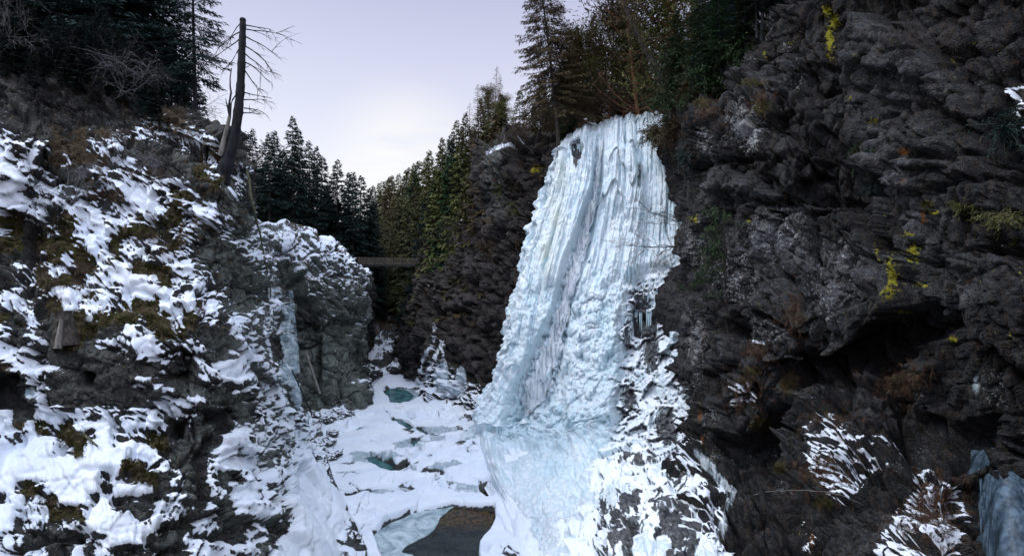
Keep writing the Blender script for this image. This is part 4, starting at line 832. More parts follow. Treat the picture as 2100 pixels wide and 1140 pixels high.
ORD = ['first', 'second', 'third', 'fourth', 'fifth', 'sixth', 'seventh', 'eighth', 'ninth', 'tenth', 'eleventh', 'twelfth', 'thirteenth', 'fourteenth', 'fifteenth', 'sixteenth', 'seventeenth', 'eighteenth', 'nineteenth']
TENS = ['', '', 'twenty', 'thirty', 'forty', 'fifty', 'sixty', 'seventy', 'eighty', 'ninety']
TORD = ['', '', 'twentieth', 'thirtieth', 'fortieth', 'fiftieth', 'sixtieth', 'seventieth', 'eightieth', 'ninetieth']
def ordn(i): return 'hundredth' if i == 99 else 'hundred-and-' + ordn(i - 100) if i > 99 else ORD[i] if i < 19 else (TORD[(i + 1) // 10] if (i + 1) % 10 == 0 else TENS[(i + 1) // 10] + '-' + ORD[(i + 1) % 10 - 1])
PROTO = {}
def proto(key, gen, bark, leaf, name):
    tb, (vv, ff), H = gen; t = tb.obj('trunk', bark); c = mesh_np('crown', vv, ff, leaf, None, False); PROTO[key] = (t.data, c.data, H, name)
    bpy.data.objects.remove(t); bpy.data.objects.remove(c)
def plant_tree(key, x, y, z, H, mats=None, rz=None, tilt=(0, 0), wide=1.):
    tm, cm, H0, name = PROTO[key]; s = H / H0; o = empty(name, (x, y, z)); o.scale = (s * wide, s * wide, s); o.rotation_euler = (tilt[0], tilt[1], TR.uniform(0, 6.28) if rz is None else rz)
    for nm, me in (('trunk', tm), ('crown', cm)):
        if me is None: continue
        c = bpy.data.objects.new(nm, me); C.objects.link(c); c.parent = o
        if mats:
            i = 0 if nm == 'trunk' else 1
            if mats[i] is not None: c.material_slots[0].link = 'OBJECT'; c.material_slots[0].material = mats[i]
    return o
TR = random.Random(11)
proto('sp1', conifer(1, 20, 3.4, .20, .40, 7, 44, .62, .085, .5, .06, .22, dead=.8), M_bark, M_fdark, 'spruce_tree')
proto('sp2', conifer(2, 20, 2.8, .30, .40, 7, 38, .62, .085, .6, .16, .20, dead=1.), M_bark, M_fdark, 'spruce_tree')
proto('sp3', conifer(3, 20, 3.8, .06, .40, 8, 44, .66, .09, .5, .03, .24), M_bark, M_fdark, 'spruce_tree')
proto('sp4', conifer(4, 20, 2.2, .42, .42, 6, 32, .6, .08, .5, .30, .18, dead=1.), M_bark, M_fdark, 'spruce_tree')
proto('nr1', conifer(5, 22, 3.8, .28, .32, 8, 80, .40, .045, .45, .12, .24, dead=1.), M_barkdark, M_fdark, 'spruce_tree')
proto('nr2', conifer(6, 22, 3.3, .34, .32, 7, 74, .40, .045, .6, .22, .22, dead=1.), M_barkdark, M_fdark, 'spruce_tree')
proto('nr3', conifer(7, 24, 4.8, .26, .30, 8, 100, .42, .042, .9, .10, .26, dead=.6, skirt=1.6), M_bark, M_folive, 'spruce_tree')
proto('pn1', pine(1, 18), M_barkpine, M_folive, 'pine_tree')
proto('pn2', pine(4, 18), M_barkpine, M_fbrown, 'pine_tree')
def larch(seed):
    tb, lf, H = conifer(seed, 18, 2.2, .25, .36, 6, 20, .5, .014, .1, .05, .16, dead=.8); return tb, lf, H
proto('la1', larch(21), M_larch, M_larch, 'larch_tree'); proto('la2', larch(22), M_larch, M_larch, 'larch_tree')

def gz(x, y): return float(ground_z(np.array([x]), np.array([y]))[0][0])
def cluster(items, text, group, cat):
    """items: (px, d, top_py or None, H, key, mats); height comes from the wanted top and the ground under the tree"""
    items = sorted(items, key=lambda t: t[0]); cnt = {}
    for px_, d, top, H, key, mats in items:
        x = (px_ - CX) / F * d; z = gz(x, d) - .3
        if top is not None: H = CZ + (HY - top) / F * d - z
        if H < 2.5: continue
        o = plant_tree(key, x, d, z, H, mats, wide=TR.uniform(.85, 1.15) * (1.0 if H > 10 else 1.15)); kind = PROTO[key][3].split('_')[0]
        i = cnt.get(kind, 0); cnt[kind] = i + 1
        tag(o, f'{ordn(i)} {kind} from the left {text[kind] if isinstance(text, dict) else text}', kind + ' tree' if kind != 'spruce' else 'spruce', group)
L_f = (None, M_flight)
D_, O_, B_, G_ = (None, M_fdark), (None, M_folive), (None, M_fbrown), (None, M_fgreen)

# stand on the plateau left of the bridge
it = []
for a in ((506,95,268,'sp4'),(520,92,262,'sp2'),(534,100,285,'sp4'),(552,88,270,'sp2'),(568,96,268,'sp1'),(583,104,300,'sp4'),(601,90,236,'sp1'),(616,100,262,'sp1'),(633,94,288,'sp3'),(650,98,300,'sp1'),(664,104,318,'sp1'),(679,110,355,'sp4'),(697,100,326,'sp2'),(712,108,352,'sp1'),(724,100,352,'sp2'),(740,104,358,'sp1'),(753,108,384,'sp1'),(765,112,420,'sp3')):
    it.append((a[0], a[1], a[2], 0, a[3], D_))
for i in range(26):
    x = TR.uniform(520, 765); it.append((x, TR.uniform(95, 125), np.interp(x, [500, 600, 650, 700, 770], [330, 300, 360, 400, 450]) + TR.uniform(0, 60), 0, TR.choice(['sp1', 'sp3', 'sp2', 'sp4']), D_))
cluster(it, 'in the dark stand behind the plank fence and the footbridge', 'dark spruces on the plateau behind the fence', 'spruce')
# forest above the left bank
it = []
for a in ((-60,37,20,'nr1'),(-15,38,22,'nr2'),(22,37,20,'nr2'),(37,40,21,'nr1'),(85,38,22,'nr1'),(120,40,20,'nr2'),(160,39,21,'nr1'),(212,37,24,'nr1'),(262,38.5,22,'nr2'),(300,40,20,'nr1'),(330,39,19,'nr2'),(352,42,20,'nr1'),(378,44,18,'nr1'),(404,37.5,18,'nr2'),(441,42,15,'nr2'),(425,50,16.5,'sp1'),(395,54,19,'sp3')):
    it.append((a[0], a[1], None, a[2], a[3], D_))
for i in range(46): it.append((TR.uniform(-80, 410), TR.uniform(44, 70), None, TR.uniform(16, 24), TR.choice(['sp1', 'sp2', 'nr2', 'sp3']), D_))
for i in range(8): it.append((TR.uniform(200, 400), TR.uniform(37.5, 42), None, TR.uniform(3.5, 7), 'sp3', D_))
cluster(it, 'in the dark wood at the top of the left bank', 'spruces in the wood above the left bank', 'spruce')
# slope right of the bridge, back to the far ridge
sky_line = lambda x: np.interp(x, [745, 765, 800, 840, 860, 880, 905, 940, 960, 985, 1010, 1040], [395, 383, 365, 345, 325, 315, 285, 245, 222, 185, 160, 120])
it = []
for a in ((1013,88,135,'la1'),(985,95,172,'la2'),(1000,92,185,'sp2'),(1025,84,150,'la2'),(962,100,212,'la1'),(955,98,232,'sp1'),(940,100,246,'sp2'),(905,112,280,'sp1'),(925,104,285,'sp3'),(885,120,308,'sp1'),(870,125,322,'sp2'),(968,88,300,'sp3'),(985,82,290,'sp3'),(945,92,330,'sp3'),(920,96,360,'sp3'),(900,98,380,'sp3'),(878,108,370,'sp1'),(1018,78,215,'pn1'),(1030,80,200,'sp3'),(1000,82,230,'sp3')):
    it.append((a[0], a[1], a[2], 0, a[3], O_ if a[3][:2] != 'la' else None))
for a in ((768,165,380,'sp1'),(776,170,374,'sp3'),(786,150,371,'sp2'),(800,145,362,'sp3'),(808,150,359,'sp1'),(816,140,355,'sp3'),(828,135,347,'sp1'),(838,140,342,'sp3'),(847,130,338,'sp2'),(860,125,328,'sp3'),(793,158,366,'sp3'),(852,138,334,'sp3'),(890,92,370,'sp3'),(905,88,345,'sp1'),(925,87,318,'sp3'),(938,86,335,'sp1'),(950,84,300,'sp3'),(975,80,282,'sp1'),(990,77,268,'sp3'),(1010,75,250,'sp1'),(1028,73,232,'sp3'),(872,98,400,'sp3'),(915,86,400,'sp3'),(960,80,360,'sp3')):
    it.append((a[0], a[1], a[2], 0, a[3], None))
for i in range(110):
    d = TR.uniform(84, 330) if i > 30 else TR.uniform(84, 120); x = TR.uniform(752, 1040); X_ = (x - CX) / F * d; H = TR.uniform(11, 19) if d < 140 else TR.uniform(9, 13); z = gz(X_, d)
    top = HY - (z + H - CZ) / d * F
    if ground_z(np.array([X_]), np.array([d]))[1][0] < .3 or z < 14: continue
    top = max(top, sky_line(x) + TR.uniform(2, 22)); it.append((x, d, top, 0, TR.choice(['sp1', 'sp2', 'sp3', 'sp3', 'la1', 'pn1']), None))
it = [(a, b_, c, e, k, (TR.choice([O_, O_, B_, G_, L_f, D_]) if k[:2] == 'sp' else None) if m_ is None else m_) for a, b_, c, e, k, m_ in it]
cluster(it, 'on the wooded slope between the footbridge and the waterfall', 'trees on the slope beyond the right cliff', 'tree')
# trees on the valley floor seen under and behind the bridge
it = [(a[0], a[1], a[2], 0, a[3], a[4]) for a in ((818,116,385,'sp3',L_f),(838,110,400,'sp3',L_f),(800,120,430,'sp1',L_f),(786,124,440,'sp3',L_f),(772,128,455,'sp1',L_f),(862,112,395,'sp3',L_f),(848,120,380,'sp1',L_f),(795,108,560,'sp4',L_f),(760,118,470,'sp1',O_),(876,118,400,'sp3',L_f),(830,130,390,'sp3',L_f),(808,134,400,'sp3',B_))]
cluster(it, 'on the valley floor straight behind the footbridge', 'olive spruces behind the footbridge', 'spruce')
# wood above the waterfall
it = [(1205,63,70,0,'pn1',None),(1272,62,35,0,'pn1',None),(1310,61.5,-10,0,'la1',None),(1222,64,55,0,'la2',None),(1350,59,-30,0,'pn1',None),(1240,62.5,15,0,'pn1',None),(1185,66,60,0,'nr3',B_),(1330,60,-40,0,'pn2',None),(1290,64,40,0,'pn2',None)]
for i in range(58):
    x = TR.uniform(1035, 1520); d = TR.uniform(64, 92) if x < 1350 else TR.uniform(58, 85)
    it.append((x, d, None, TR.uniform(7, 17) * (1. if x > 1150 else .8), TR.choice(['sp1', 'sp2', 'sp3', 'sp3', 'nr3', 'pn2', 'sp4', 'la1']), None))
it = [(a, b_, c, e, k, (TR.choice([B_, O_, B_, G_]) if k[:2] in ('sp', 'nr') else None) if m_ is None else m_) for a, b_, c, e, k, m_ in it]
for a in ((1395,52,17,'nr1'),(1412,55,20,'nr2'),(1442,50,21,'nr1'),(1478,50,20,'nr2'),(1500,48,19,'nr1'),(1530,46,20,'nr2'),(1562,45,18,'nr1'),(1620,44,18,'nr2'),(1460,60,16,'nr3'),(1520,62,18,'nr1'),(1590,50,20,'nr1'),(1700,42,18,'nr2'),(2110,34,16,'nr2')):
    it.append((a[0], a[1], None, a[2], a[3], G_ if TR.random() < .6 else D_))
cluster(it, 'in the wood above the waterfall and the right cliff', 'trees in the wood above the waterfall', 'tree')
# the big leaning spruce at the lip
px_, d = 1148, 60.2; z = CZ + (HY - 338) / F * d
o = plant_tree('nr3', (px_ - CX) / F * d, d, z, 24, (M_bark, M_fbrown), .3, (0, radians(-6)), 1.0); tag(o, 'tall drooping spruce leaning left at the very edge of the ledge beside the waterfall top', 'spruce')

# scrubby spruces rooted on the brow of the right cliff, in front of the wood
for i, (x_, y_, d_, H_, k_, m_) in enumerate(((1378,262,49.5,5,'sp3',B_),(1398,235,47.5,9,'nr1',G_),(1422,222,45,6,'sp3',B_),(1440,205,43,9,'nr2',G_),(1462,200,42,5,'sp3',G_),(1480,185,41.5,8,'nr1',G_),(1508,150,40.5,7,'nr2',D_),(1530,120,40,6,'nr1',G_),(1552,80,39,6,'nr2',D_))):
    p_ = P(x_, y_, d_); o = plant_tree(k_, p_[0], p_[1], p_[2], H_, m_, wide=1.3); tag(o, f'{ordn(i)} from the left of the short spruces rooted on the brow of the right cliff', 'spruce', 'short spruces on the right cliff brow')
for i in range(22):
    x_ = -20 + 16.5 * i; y_ = float(np.interp(x_, [-20, 100, 200, 290, 350], [120, 140, 165, 215, 245])) + TR.uniform(-25, 45); p_ = P(*P_on(x_, y_, 'cliff_left_near', -.2))
    o = plant_tree(TR.choice(['sp3', 'sp1', 'nr1']), p_[0], p_[1], p_[2], TR.uniform(2.2, 4.2), D_, wide=1.5); tag(o, f'{ordn(i)} from the left of the low scrub spruces below the left wood', 'spruce', 'scrub spruces on the upper left rock band')
# ---- bent dead trunk snapped off at the top
def pts3(L): return np.array([P(*p) for p in L])
root = empty('dead_tree', P(465, 345, 29)); tag(root, 'thick black dead tree with a snapped top, bent and leaning over the left bank', 'dead tree')
def local(o, b): b.v = [vv - np.array(o.location) for vv in b.v]; return b
b = Buf(); tp = pts3([(452,372,29),(462,345,29),(473,310,29),(483,270,29),(490,220,29),(494,170,29),(496,110,29),(498,60,29),(498,42,29),(498,38,29)])
tt = np.linspace(0, 9, 60); tps = np.stack([np.interp(tt, range(10), tp[:, i]) for i in range(3)], -1)
for _ in range(6): tps[1:-1] = (tps[:-2] + tps[2:] + 2 * tps[1:-1]) / 4
rr = .80 * np.interp(tt, [0, 1, 2, 3, 5, 7, 8.6, 9], [.55, .46, .36, .31, .25, .20, .185, .15]) * (1 + .06 * np.sin(tt * 7) + .05 * np.sin(tt * 17))
b.tube(tps, rr, 12); local(root, b).obj('trunk', M_barkdark, root)
rs = np.random.RandomState(3)
for (x, y, dx, dz, L) in ((503,52,1,-.25,1.5),(503,60,1,-.5,1.9),(503,75,.9,-.7,2.0),(503,95,.8,-.9,1.9),(502,110,.8,-1.,1.8),(502,128,.9,-.8,1.6),(502,145,.6,-1.1,1.4),(500,190,1,.0,1.1),(500,205,1,-.1,1.2),(500,222,1,-.3,1.1),(492,50,-.8,-.6,1.1),(492,66,-.8,-.7,1.5),(492,80,-.6,-1,1.6),(491,100,-.5,-1,1.3),(498,232,1,.1,.9)):
    b = Buf(); bare_branches(b, P(x, y, 29), (dx, rs.uniform(-.3, .3), dz * .6), L, .035, rs, 2, .05, .4, 3, .10); local(root, b).obj('branch', M_barkdark, root)
root = empty('dead_sapling', P(454, 312, 28.8)); tag(root, 'slim grey forked dead sapling just left of the thick snapped trunk', 'dead tree')
b = Buf(); b.tube(pts3([(453,318,28.8),(460,285,28.8),(466,262,28.8),(471,238,28.8)]), [.14, .12, .10, .085], 8); local(root, b).obj('trunk', M_grey, root)
for L_, r_ in (([(471,238,28.8),(473,215,28.8),(477,205,28.8),(483,196,28.8)], .07), ([(471,238,28.8),(468,225,28.8),(474,190,28.8),(472,178,28.8),(472,160,28.8),(475,140,28.8)], .06), ([(468,225,28.8),(464,210,28.8),(463,202,28.8)], .04), ([(483,196,28.8),(487,190,28.8)], .03)):
    b = Buf(); b.tube(pts3(L_), np.linspace(r_, r_ * .35, len(L_)), 6); local(root, b).obj('branch', M_barkdark, root)
# thin hanging stem and leaning poles on the left cliff
def stick(name, L, r0, r1, mat, label, cat, n=24, wob=.02, seed=1):
    p = pts3(L); t = np.linspace(0, len(L) - 1, n); q = np.stack([np.interp(t, range(len(L)), p[:, i]) for i in range(3)], -1)
    for _ in range(3): q[1:-1] = (q[:-2] + q[2:] + 2 * q[1:-1]) / 4
    q += wob * np.random.RandomState(seed).normal(size=q.shape); b = Buf(); b.tube(q, np.linspace(r0, r1, n), 7); o = b.obj(name, mat); tag(o, label, cat); return o
M_mossbark = simple('mossy_bark', (.05, .055, .03), (.15, .16, .10), 8, .9)
stick('hanging_stem', [(507,348,29.5),(512,380,29.4),(518,420,29.4),(527,455,29.8),(534,480,31),(541,525,31.5),(548,560,32),(556,610,32.5)], .07, .04, M_mossbark, 'long thin mossy stem hanging down the left cliff below the snapped trunk', 'stem')
stick('pole', [(627,722,56.5),(656,808,56)], .13, .15, M_grey, 'pale straight pole leaning in the cleft of the left cliff', 'pole', 8, 0)
stick('fallen_branch', [(556,672,38),(575,712,39.5),(605,772,43),(640,850,48)], .05, .06, M_barkdark, 'long dark fallen branch slanting down the icy cleft', 'branch')
stick('fallen_branch', [P_on(166,884,'cliff_left_near'),P_on(180,898,'cliff_left_near'),P_on(200,914,'cliff_left_near')], .05, .035, M_mossbark, 'short broken stick lying on the snow ledge at lower left', 'branch', 12, .006)
stick('bare_branch', [P_on(1545,1014,'cliff_right',.1),(1580,1006,on(1600,1000,'cliff_right',.5)),(1650,1004,on(1650,1004,'cliff_right',.5)),(1720,1012,on(1720,1012,'cliff_right',.3)),P_on(1770,1035,'cliff_right',.1)], .02, .01, M_grey, 'long bare branch reaching sideways out of the lower right cliff', 'branch', 24, .01)
# fallen logs at the valley head
for i, L in enumerate(([(752,692,108),(822,682,106)], [(748,698,106),(800,690,105)], [(760,676,112),(835,664,110)])):
    stick('fallen_log', L, .22, .16, M_barkdark, ('nearest and lowest', 'middle', 'uppermost')[(1, 0, 2)[i]] + ' of the three snowy logs lying across the stream below the footbridge', 'log', 8, .03, i)
# stump
root = empty('tree_stump', P(*P_on(128, 700, 'cliff_left_near'))); tag(root, 'split mossy stump standing on the edge of the dark rock wall', 'stump')
b = Buf(); ds_ = on(128, 700, 'cliff_left_near', .0); zz = np.linspace(0, 1, 14); b.tube(pts3([(136 - 6 * t, 712 - 72 * t, ds_ + .25 * t) for t in zz]), .5 * (1 - .4 * zz) + .03 * np.sin(zz * 20), 11); local(root, b).obj('trunk', M_bark, root)
b = Buf(); b.tube(pts3([(118 + 8 * t, 715 - 60 * t, ds_ - .48 + .25 * t) for t in zz]), .16 * (1 - .6 * zz), 7); local(root, b).obj('split_wood', M_grey, root)

# ---- bare shrubs
def shrub(name, L, label, mat=M_twig, group=None, n=7, ln=2., r=.03, dirv=(0, 0, 1), spread=.6, lev=3, grav=.03, nb=4, seed=1, cat='shrub'):
    rs = np.random.RandomState(seed); b = Buf(); sh_ = 'cliff_left_near' if L[0] < 500 else ('cliff_right' if L[0] > 1540 else None)
    base_ = P(*(P_on(L[0], L[1], sh_, .0) if sh_ else L))
    for i in range(n):
        dd_ = np.array(dirv, float) + rs.normal(size=3) * .4; bare_branches(b, base_ + rs.normal(size=3) * .1, dd_, ln * rs.uniform(.6, 1.2), r, rs, lev, grav, spread, nb, .14)
    b.v = [vv - base_ for vv in b.v]; o = b.obj(name, mat); o.location = base_; tag(o, label, cat, group); return o
for i, (x, y, d, dv, ln, tx) in enumerate(((10,110,34,(1,-.3,.1),4.5,'at the far left edge of the wood'),(70,120,34,(1,-.2,.3),4.,'second from the left on the wooded edge'),(140,150,33.5,(1,-.4,.15),4.5,'below the thickest trunk of the dark wood'),(190,150,33.5,(.9,-.3,.5),3.5,'right of the thickest trunk of the dark wood'),(240,200,33,(.8,-.2,.5),3.4,'in the middle of the dark rock band'),(300,215,33,(.9,-.3,.2),3.2,'at the right end of the dark rock band'),(40,180,32.5,(1,-.5,.1),3,'on the grey rock under the wood'),(350,250,31.8,(1,-.2,.4),2.2,'by the snowy brow left of the dead tree'),(150,420,25.5,(.1,-.2,1),2.2,'in the middle of the snowy slope'),(110,490,21.8,(.2,-.2,1),1.6,'beside the upper moss cushion'),(60,405,24.5,(.4,-.1,1),1.4,'low on the snow near the left edge'),(330,500,24,(.6,-.2,.8),1.5,'below the mossy ledges'),(270,360,28.6,(.6,-.1,.9),1.8,'on the upper snow slope under the rocks'))):
    shrub('bare_shrub', (x, y, d), f'tangled leafless grey shrub {tx}', M_twigpale if i % 4 == 0 else M_barkdark, 'leafless shrubs on the left bank', 5, ln, .022, dv, .55, 3, .02, 4, 20 + i)
shrub('bare_shrub', (1385,505,44.5), 'leafless shrub arching left in front of the waterfall ice', M_twig, 'leafless shrubs by the waterfall', 6, 4.2, .035, (-1,-.3,.35), .5, 3, .0, 4, 50)
shrub('bare_shrub', (1392,450,44.5), 'higher leafless shrub reaching over the right side of the ice', M_twig, 'leafless shrubs by the waterfall', 4, 3.5, .03, (-1,-.3,.3), .5, 3, .01, 4, 51)
for i, (x, y, d, tx) in enumerate(((1060,300,66,'left of the waterfall lip'),(1200,250,62,'just behind the left of the waterfall lip'),(1260,240,62,'behind the middle of the waterfall lip'),(1320,230,60,'behind the right of the waterfall lip'),(1230,225,66,'deeper in the wood above the lip'),(1380,210,54,'above the hanging bush'),(1040,470,69,'half way up the middle cliff'),(1080,380,66,'under the yellow lichen patch'),(940,480,79,'on the shoulder right of the footbridge'),(1560,120,39,'on the brow of the right cliff'),(1900,90,27,'high on the right cliff'),(1960,120,25,'in the top right corner'))):
    shrub('bare_shrub', (x, y, d), f'leafless brown shrub {tx}', M_larch if i < 8 else M_twig, 'leafless shrubs on the right side', 7 if i < 9 else 4, 3.2 if i < 9 else 1.4, .03 if i < 9 else .015, (TR.uniform(-.8, .5), -.3, .8), .7, 3, .0, 4, 60 + i)
for i, (x, y, d) in enumerate(((2030,985,18.6),(2045,1060,18))):
    shrub('bare_shrub', (x, y, d), ('upper', 'lower')[i] + ' thin leafless twig in front of the bluish seep', M_twig, 'twigs by the seep', 3, 1.4, .012, (1, -.4, .1), .5, 3, .02, 4, 80 + i)

# ---- green bushes hanging on the right cliff
def bush(L, size, label, mat, seed=1, n=26, name='evergreen_bush', dirv=(0, -.3, 0), flat=.7, sl=.28, sw=.035):
    rs = np.random.RandomState(seed); root = empty(name, P(*L)); tag(root, label, 'bush'); tb = Buf(); fo, fd_ = [], []
    for i in range(n):
        d = rs.normal(size=3) * np.array((1, .6, flat)) + np.array(dirv); d /= np.linalg.norm(d); L_ = size * rs.uniform(.45, 1.05); s = np.linspace(0, 1, 6)
        pts = d[None] * (L_ * s)[:, None] + np.array((0, 0, -1.)) * (.28 * L_ * s ** 2)[:, None]; tb.tube(pts, .03 * (1 - .8 * s) + .004, 3)
        m_ = int(34 * L_ / sl * .14) + 20; u = rs.uniform(.15, 1, m_); o = np.stack([np.interp(u, s, pts[:, j]) for j in range(3)], -1); dd_ = d + rs.normal(size=(m_, 3)) * .6 + np.array((0, 0, -.25)); o = o + rs.normal(size=(m_, 3)) * .10 * size * .5
        fo.append(o); fd_.append(dd_)
    tb.obj('branches', M_bark, root); o = np.concatenate(fo); d = np.concatenate(fd_); vv, ff = sprays(o, d, sl * rs.uniform(.5, 1.3, len(o)), sw * rs.uniform(.6, 1.3, len(o)), rs, .2); mesh_np('foliage', vv, ff, mat, root, False); return root
bush((1390,255,46), 2.6, 'dark evergreen bush hanging over the right shoulder of the waterfall', M_fbrown, 1, 60, dirv=(-.5,-.3,-.35))
bush((1368,200,47), 2.4, 'dark bush above the hanging one at the waterfall shoulder', M_fgreen, 2, 40, dirv=(-.4,-.3,0))
bush((1440,150,43), 2.8, 'green spruce thicket on the cliff brow right of the waterfall', M_fgreen, 3, 55, dirv=(-.3,-.3,.1))
bush((1490,185,41), 1.6, 'small green bush on top of the pointed lichen rock', M_fgreen, 4, 30)
for i, (x_, y_, d_, sz, tx) in enumerate(((1400,120,48,3.2,'tall dark spruce scrub left of the cliff brow'),(1470,110,43,2.6,'dark spruce scrub on the upper cliff brow'),(1520,90,40.5,2.0,'small dark scrub where the cliff brow meets the trees'),(1345,270,50,1.8,'brown twiggy bush touching the top of the ice'),(1420,310,43.5,1.6,'dark twiggy bush under the lichen pillars'))):
    bush((x_, y_, d_), sz, tx, (M_fgreen, M_fdark, M_fgreen, M_fbrown, M_fdark)[i], 30 + i, 60, dirv=(-.2,-.3,-.1))
bush((1772,318,28.8), .95, 'round blue green juniper clinging to the middle of the right cliff', M_fgreen, 5, 50, flat=1, sl=.16, sw=.02)
bush((1790,370,28.5), .8, 'lower half of a hanging juniper on the right cliff', M_fdark, 6, 30, dirv=(0,-.2,-.6), sl=.16, sw=.02)
bush((1975,420,23.2), .8, 'low olive cushion bush under the right cliff bulge', M_folive, 7, 40, flat=.35, sl=.12, sw=.016)
bush((2050,440,21.8), 1.0, 'wide olive bush at the right edge of the cliff', M_folive, 8, 40, flat=.4, sl=.12, sw=.016)
bush((2060,260,22.2), 1.2, 'dark bush in shade at the upper right edge', M_fdark, 9, 40, flat=.9, sl=.16, sw=.02)
bush((1060,430,66), 1.8, 'drooping olive bush on the middle cliff', M_folive, 10, 40, dirv=(0,-.3,-.4))
bush((1030,390,68), 1.5, 'small olive bush below the snow capped crag', M_folive, 11, 30)
# one slim spruce in front of the right cliff: long bare stem, green tufts reaching left
root = empty('young_spruce', P(1502, 745, 33.6)); tag(root, 'slim young spruce in front of the right cliff with green limbs reaching left', 'spruce')
b = Buf(); tp = pts3([(1502,748,33.6),(1494,700,33.6),(1490,640,33.6),(1487,560,33.6),(1486,480,33.6),(1485,420,33.6)]); b.tube(tp, [.12, .11, .10, .08, .05, .015], 7)
rs = np.random.RandomState(9); fo, fd_ = [], []
for h in np.linspace(0, 1, 46):
    y = 735 - 310 * h; x = np.interp(y, [420, 560, 640, 748], [1485, 1487, 1490, 1502]); az = rs.choice([0, math.pi, math.pi, math.pi]) + rs.normal() * .7; L_ = rs.uniform(.8, 2.2) * (1.35 - .75 * h) if y < 600 else rs.uniform(.5, 1.3)
    s = np.linspace(0, 1, 6); p0 = P(x, y, 33.6); pts = p0 + np.stack([np.cos(az) * L_ * s * 1.35, -abs(np.sin(az)) * L_ * s * .6, -.35 * L_ * s ** 1.5 + .05 * L_ * s], -1); b.tube(pts, .022 * (1 - .8 * s) + .004, 3)
    if y < 610:
        m_ = int(60 * L_); u = rs.uniform(.25, 1, m_); o = np.stack([np.interp(u, s, pts[:, j]) for j in range(3)], -1) + rs.normal(size=(m_, 3)) * .12; fo.append(o); fd_.append(np.stack([np.cos(az) + rs.normal(size=m_) * .7, rs.normal(size=m_) * .5, rs.normal(size=m_) * .25 - .3], -1))
local(root, b).obj('trunk', M_bark, root); o = np.concatenate(fo) - np.array(root.location); d = np.concatenate(fd_); vv, ff = sprays(o, d, .24 * rs.uniform(.5, 1.3, len(o)), .028 * rs.uniform(.6, 1.3, len(o)), rs, .3); mesh_np('crown', vv, ff, M_fgreen, root, False)
# leaning thick trunk over the falls and a pale one on the slope
def lean_tree(L, r, label, mat, fol, seed, name='leaning_tree'):
    rs = np.random.RandomState(seed); p = pts3(L); root = empty(name, p[0]); tag(root, label, 'tree'); b = Buf(); t = np.linspace(0, len(L) - 1, 30); q = np.stack([np.interp(t, range(len(L)), p[:, i]) for i in range(3)], -1)
    for _ in range(3): q[1:-1] = (q[:-2] + q[2:] + 2 * q[1:-1]) / 4
    b.tube(q, r * np.linspace(1, .6, 30), 8)
    fo, fd_ = [], []
    for i in range(50):
        j = rs.randint(6, 30); az = rs.uniform(0, 6.28); L_ = rs.uniform(1, 3.2); s = np.linspace(0, 1, 6); pts = q[j] + np.stack([np.cos(az) * L_ * s, np.sin(az) * L_ * s, -.2 * L_ * s ** 1.5], -1); b.tube(pts, .03 * (1 - .8 * s) + .004, 3)
        if fol and j > 12:
            m_ = 90; u = rs.uniform(.3, 1, m_); o = np.stack([np.interp(u, s, pts[:, jj]) for jj in range(3)], -1) + rs.normal(size=(m_, 3)) * .2; fo.append(o); fd_.append(rs.normal(size=(m_, 3)) + np.array((np.cos(az), np.sin(az), -.4)))
    local(root, b).obj('trunk', mat, root)
    if fo:
        o = np.concatenate(fo) - p[0]; d = np.concatenate(fd_); vv, ff = sprays(o, d, .26 * rs.uniform(.5, 1.3, len(o)), .028 * rs.uniform(.6, 1.3, len(o)), rs, .3); mesh_np('crown', vv, ff, fol, root, False)
lean_tree([(1405,262,54),(1385,220,54),(1350,150,54),(1310,80,54),(1275,0,54),(1255,-60,54)], .30, 'thick grey trunk leaning to the left across the wood above the waterfall', M_bark, M_fbrown, 4)

# ------------------------------------------------------------------ footbridge
def bx(b, p0, p1, w_, h_):
    """bar of width w_ and height h_ from p0 to p1"""
    p0, p1 = np.array(p0, float), np.array(p1, float); d = p1 - p0; L_ = np.linalg.norm(d); d /= L_; up_ = np.array((0, 0, 1.)) if abs(d[2]) < .9 else np.array((0, 1., 0)); s = np.cross(d, up_); s /= np.linalg.norm(s); u = np.cross(s, d)
    v_ = [p + s * a * w_ / 2 + u * c * h_ / 2 for p in (p0, p1) for a, c in ((-1, -1), (1, -1), (1, 1), (-1, 1))]
    b.add(v_, [(0, 3, 2, 1), (4, 5, 6, 7), (0, 1, 5, 4), (1, 2, 6, 5), (2, 3, 7, 6), (3, 0, 4, 7)])
A0, A1 = P(735, 541, 95), P(862, 543, 96); dv = (A1 - A0) / np.linalg.norm(A1 - A0); sv = np.array((-dv[1], dv[0], 0)); Lb = np.linalg.norm(A1 - A0)
br = empty('footbridge', (A0 + A1) / 2); tag(br, 'narrow wooden footbridge with slatted railings spanning the gorge', 'footbridge'); mid_ = (A0 + A1) / 2
b = Buf(); nb_ = int(Lb / .16)
for i in range(nb_):
    c = A0 + dv * (Lb * (i + .5) / nb_); bx(b, c - sv * .75, c + sv * .75, .145, .05)
b.v = [x - mid_ for x in b.v]; b.obj('deck', M_wood, br, False)
for s_ in (-.6, .6):
    b = Buf(); bx(b, A0 + sv * s_ - (0, 0, .19), A1 + sv * s_ - (0, 0, .19), .16, .32); b.v = [x - mid_ for x in b.v]; b.obj('girder', M_steel, br, False)
